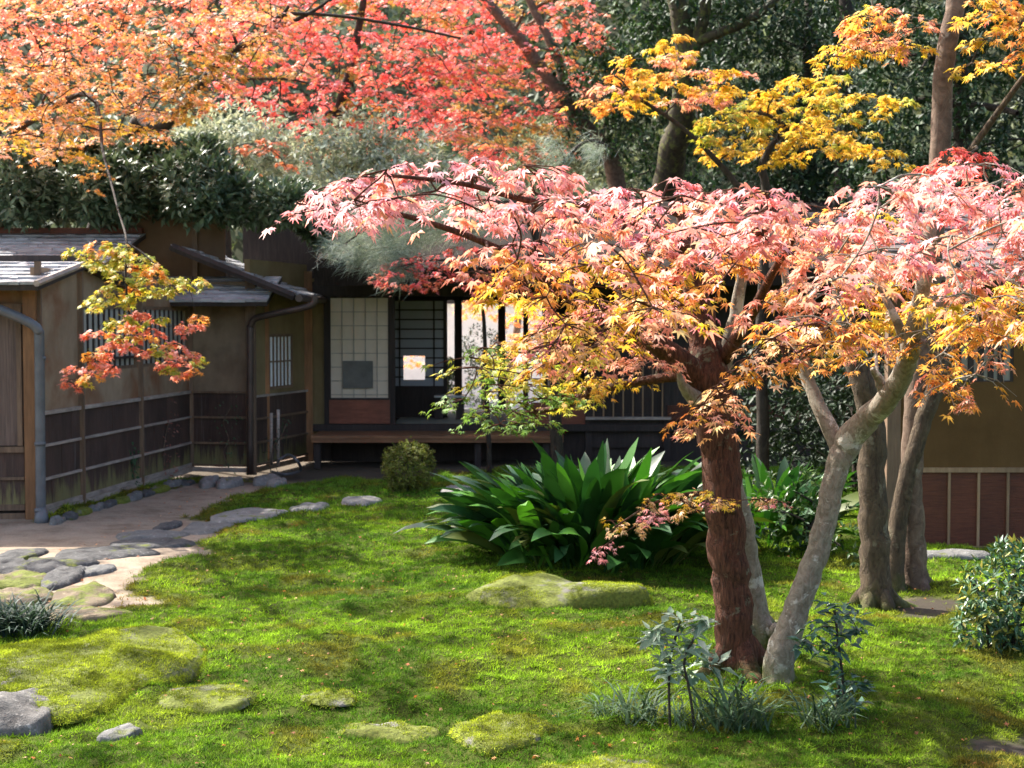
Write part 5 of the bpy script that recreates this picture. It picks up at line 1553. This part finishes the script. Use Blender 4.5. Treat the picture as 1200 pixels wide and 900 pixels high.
sapling('sapling', 'young sapling with two stems and pale silvery-green leaf whorls in the moss', [[(786, 860), (784, 810), (786, 770), (795, 735)], [(816, 862), (808, 810), (802, 775), (815, 745)]], .10, 22,
        [(.22, .31, .21), (.31, .38, .28), (.14, .23, .14)], [(775, 738, 0, .09), (800, 728, .05, .09), (825, 732, 0, .08), (785, 760, -.05, .1), (810, 762, 0, .1), (830, 775, .05, .08), (780, 785, 0, .08), (760, 748, 0, .07), (800, 790, .05, .08)])
sapling('sapling', 'dark-leaved sapling with blue-green leaf tiers beside the pale crooked trunk', [[(990, 850), (988, 800), (982, 750), (978, 715)], [(978, 846), (985, 790)]], .085, 20,
        [(.035, .085, .06), (.05, .12, .08), (.06, .14, .08)], [(975, 715, 0, .09), (995, 722, .05, .08), (960, 735, 0, .09), (985, 745, 0, .1), (1005, 740, .1, .08), (975, 765, 0, .09), (985, 795, 0, .09), (1005, 800, 0, .08), (980, 815, .05, .09), (1000, 825, 0, .07), (940, 752, 0, .06)])
sapling('sapling', 'bright green leafy seedling at the base of the reddish trunk', [[(868, 850), (868, 815), (872, 795)]], .06, 9, [(.08, .22, .05), (.10, .26, .06)], [(872, 795, 0, .06), (860, 810, 0, .06), (880, 818, 0, .05)])
# undergrowth between the two clumps and the trunks
evergreen('undergrowth_shrub', 'sparse dark undergrowth shrub behind the pale crooked trunk', G(950, 640), [(tuple(D(px, py, 11.8 + dy)), (.26, .26, .2)) for px, py, dy in ((910, 600, 0), (935, 630, .3), (960, 600, .5), (985, 640, 0), (930, 575, .5))], .07, 40, [(.03, .07, .02), (.05, .10, .03), (.09, .14, .03)], B_DARK,
          [[(Vector(G(945, 650)), .012), (D(942, 610, 12), .008)]], cat='shrub')
# creepers on the annex wall
def creeper(label, pts, Y, n, palette, r):
    T = Tree('wall_creeper', G(*pts[0]), label, B_BROWN, None, 'creeper')
    T.limb([(D(x, y, Y(x)), .008) for x, y in pts], 'stem', 5, .05)
    for x, y in pts:
        P = np.array(D(x, y, Y(x) - .03)) + RNG.normal(0, r, (n, 3)) * np.array([1, .3, 1.2])
        T.pos.append(P); T.tip.append(RNG.normal(0, .5, (n, 3)) + np.array([.3, -.2, -.6])); T.nrm.append(RNG.normal(0, .4, (n, 3)) + np.array([.7, -.7, .2]))
        T.size.append(RNG.uniform(.03, .06, n)); T.col.append(pick_colors(n, palette, None, .2))
    T.finish(OVAL, LEAFD)
def Yw(px):
    s = (px - 600) / F; d = A1 - A0; t = (s * A0.y - A0.x) / (d.x - s * d.y); return A(t).y - .12
creeper('dark green ivy climbing the second post of the wainscot wall', [(158, 576), (157, 560), (156, 545), (155, 532)], Yw, 26, [(.04, .11, .05), (.06, .14, .06)], .06)
creeper('dry reddish-brown creeper on the wainscot near the recess corner', [(196, 570), (193, 550), (192, 530), (194, 510), (198, 495)], Yw, 26, [(.26, .10, .08), (.20, .09, .07), (.30, .14, .11)], .11)
creeper('sparse dark ivy leaves on the recess wall wainscot', [(268, 548), (262, 530), (268, 515), (262, 495), (270, 478)], lambda px: 18.9, 14, [(.06, .13, .06), (.09, .16, .09)], .11)
creeper('thin ivy twining by the bamboo water pipes', [(318, 545), (320, 525), (330, 510), (335, 498)], lambda px: 18.95, 12, [(.03, .06, .03), (.05, .08, .04)], .06)

# fallen leaves on the moss
n = 2600
x = RNG.uniform(-4, 4, n); y = RNG.uniform(6.2, 17, n)
k = np.abs(x) < y * .38
x, y = x[k], y[k]; n = len(x)
P = np.stack([x, y, ground_z(x, y) + .014], 1)
o = cloud_obj('fallen_leaves', MAPLE5, P, RNG.normal(size=(n, 3)) * np.array([1, 1, .25]), np.array([0, 0, 1.]) + RNG.normal(0, .35, (n, 3)), RNG.uniform(.008, .026, n), pick_colors(n, [(.45, .12, .05), (.55, .25, .08), (.30, .12, .06), (.6, .35, .2)], None, .2), LEAFD, None)
tag(o, 'small fallen maple leaves scattered over the moss and sand', None, None, 'stuff')
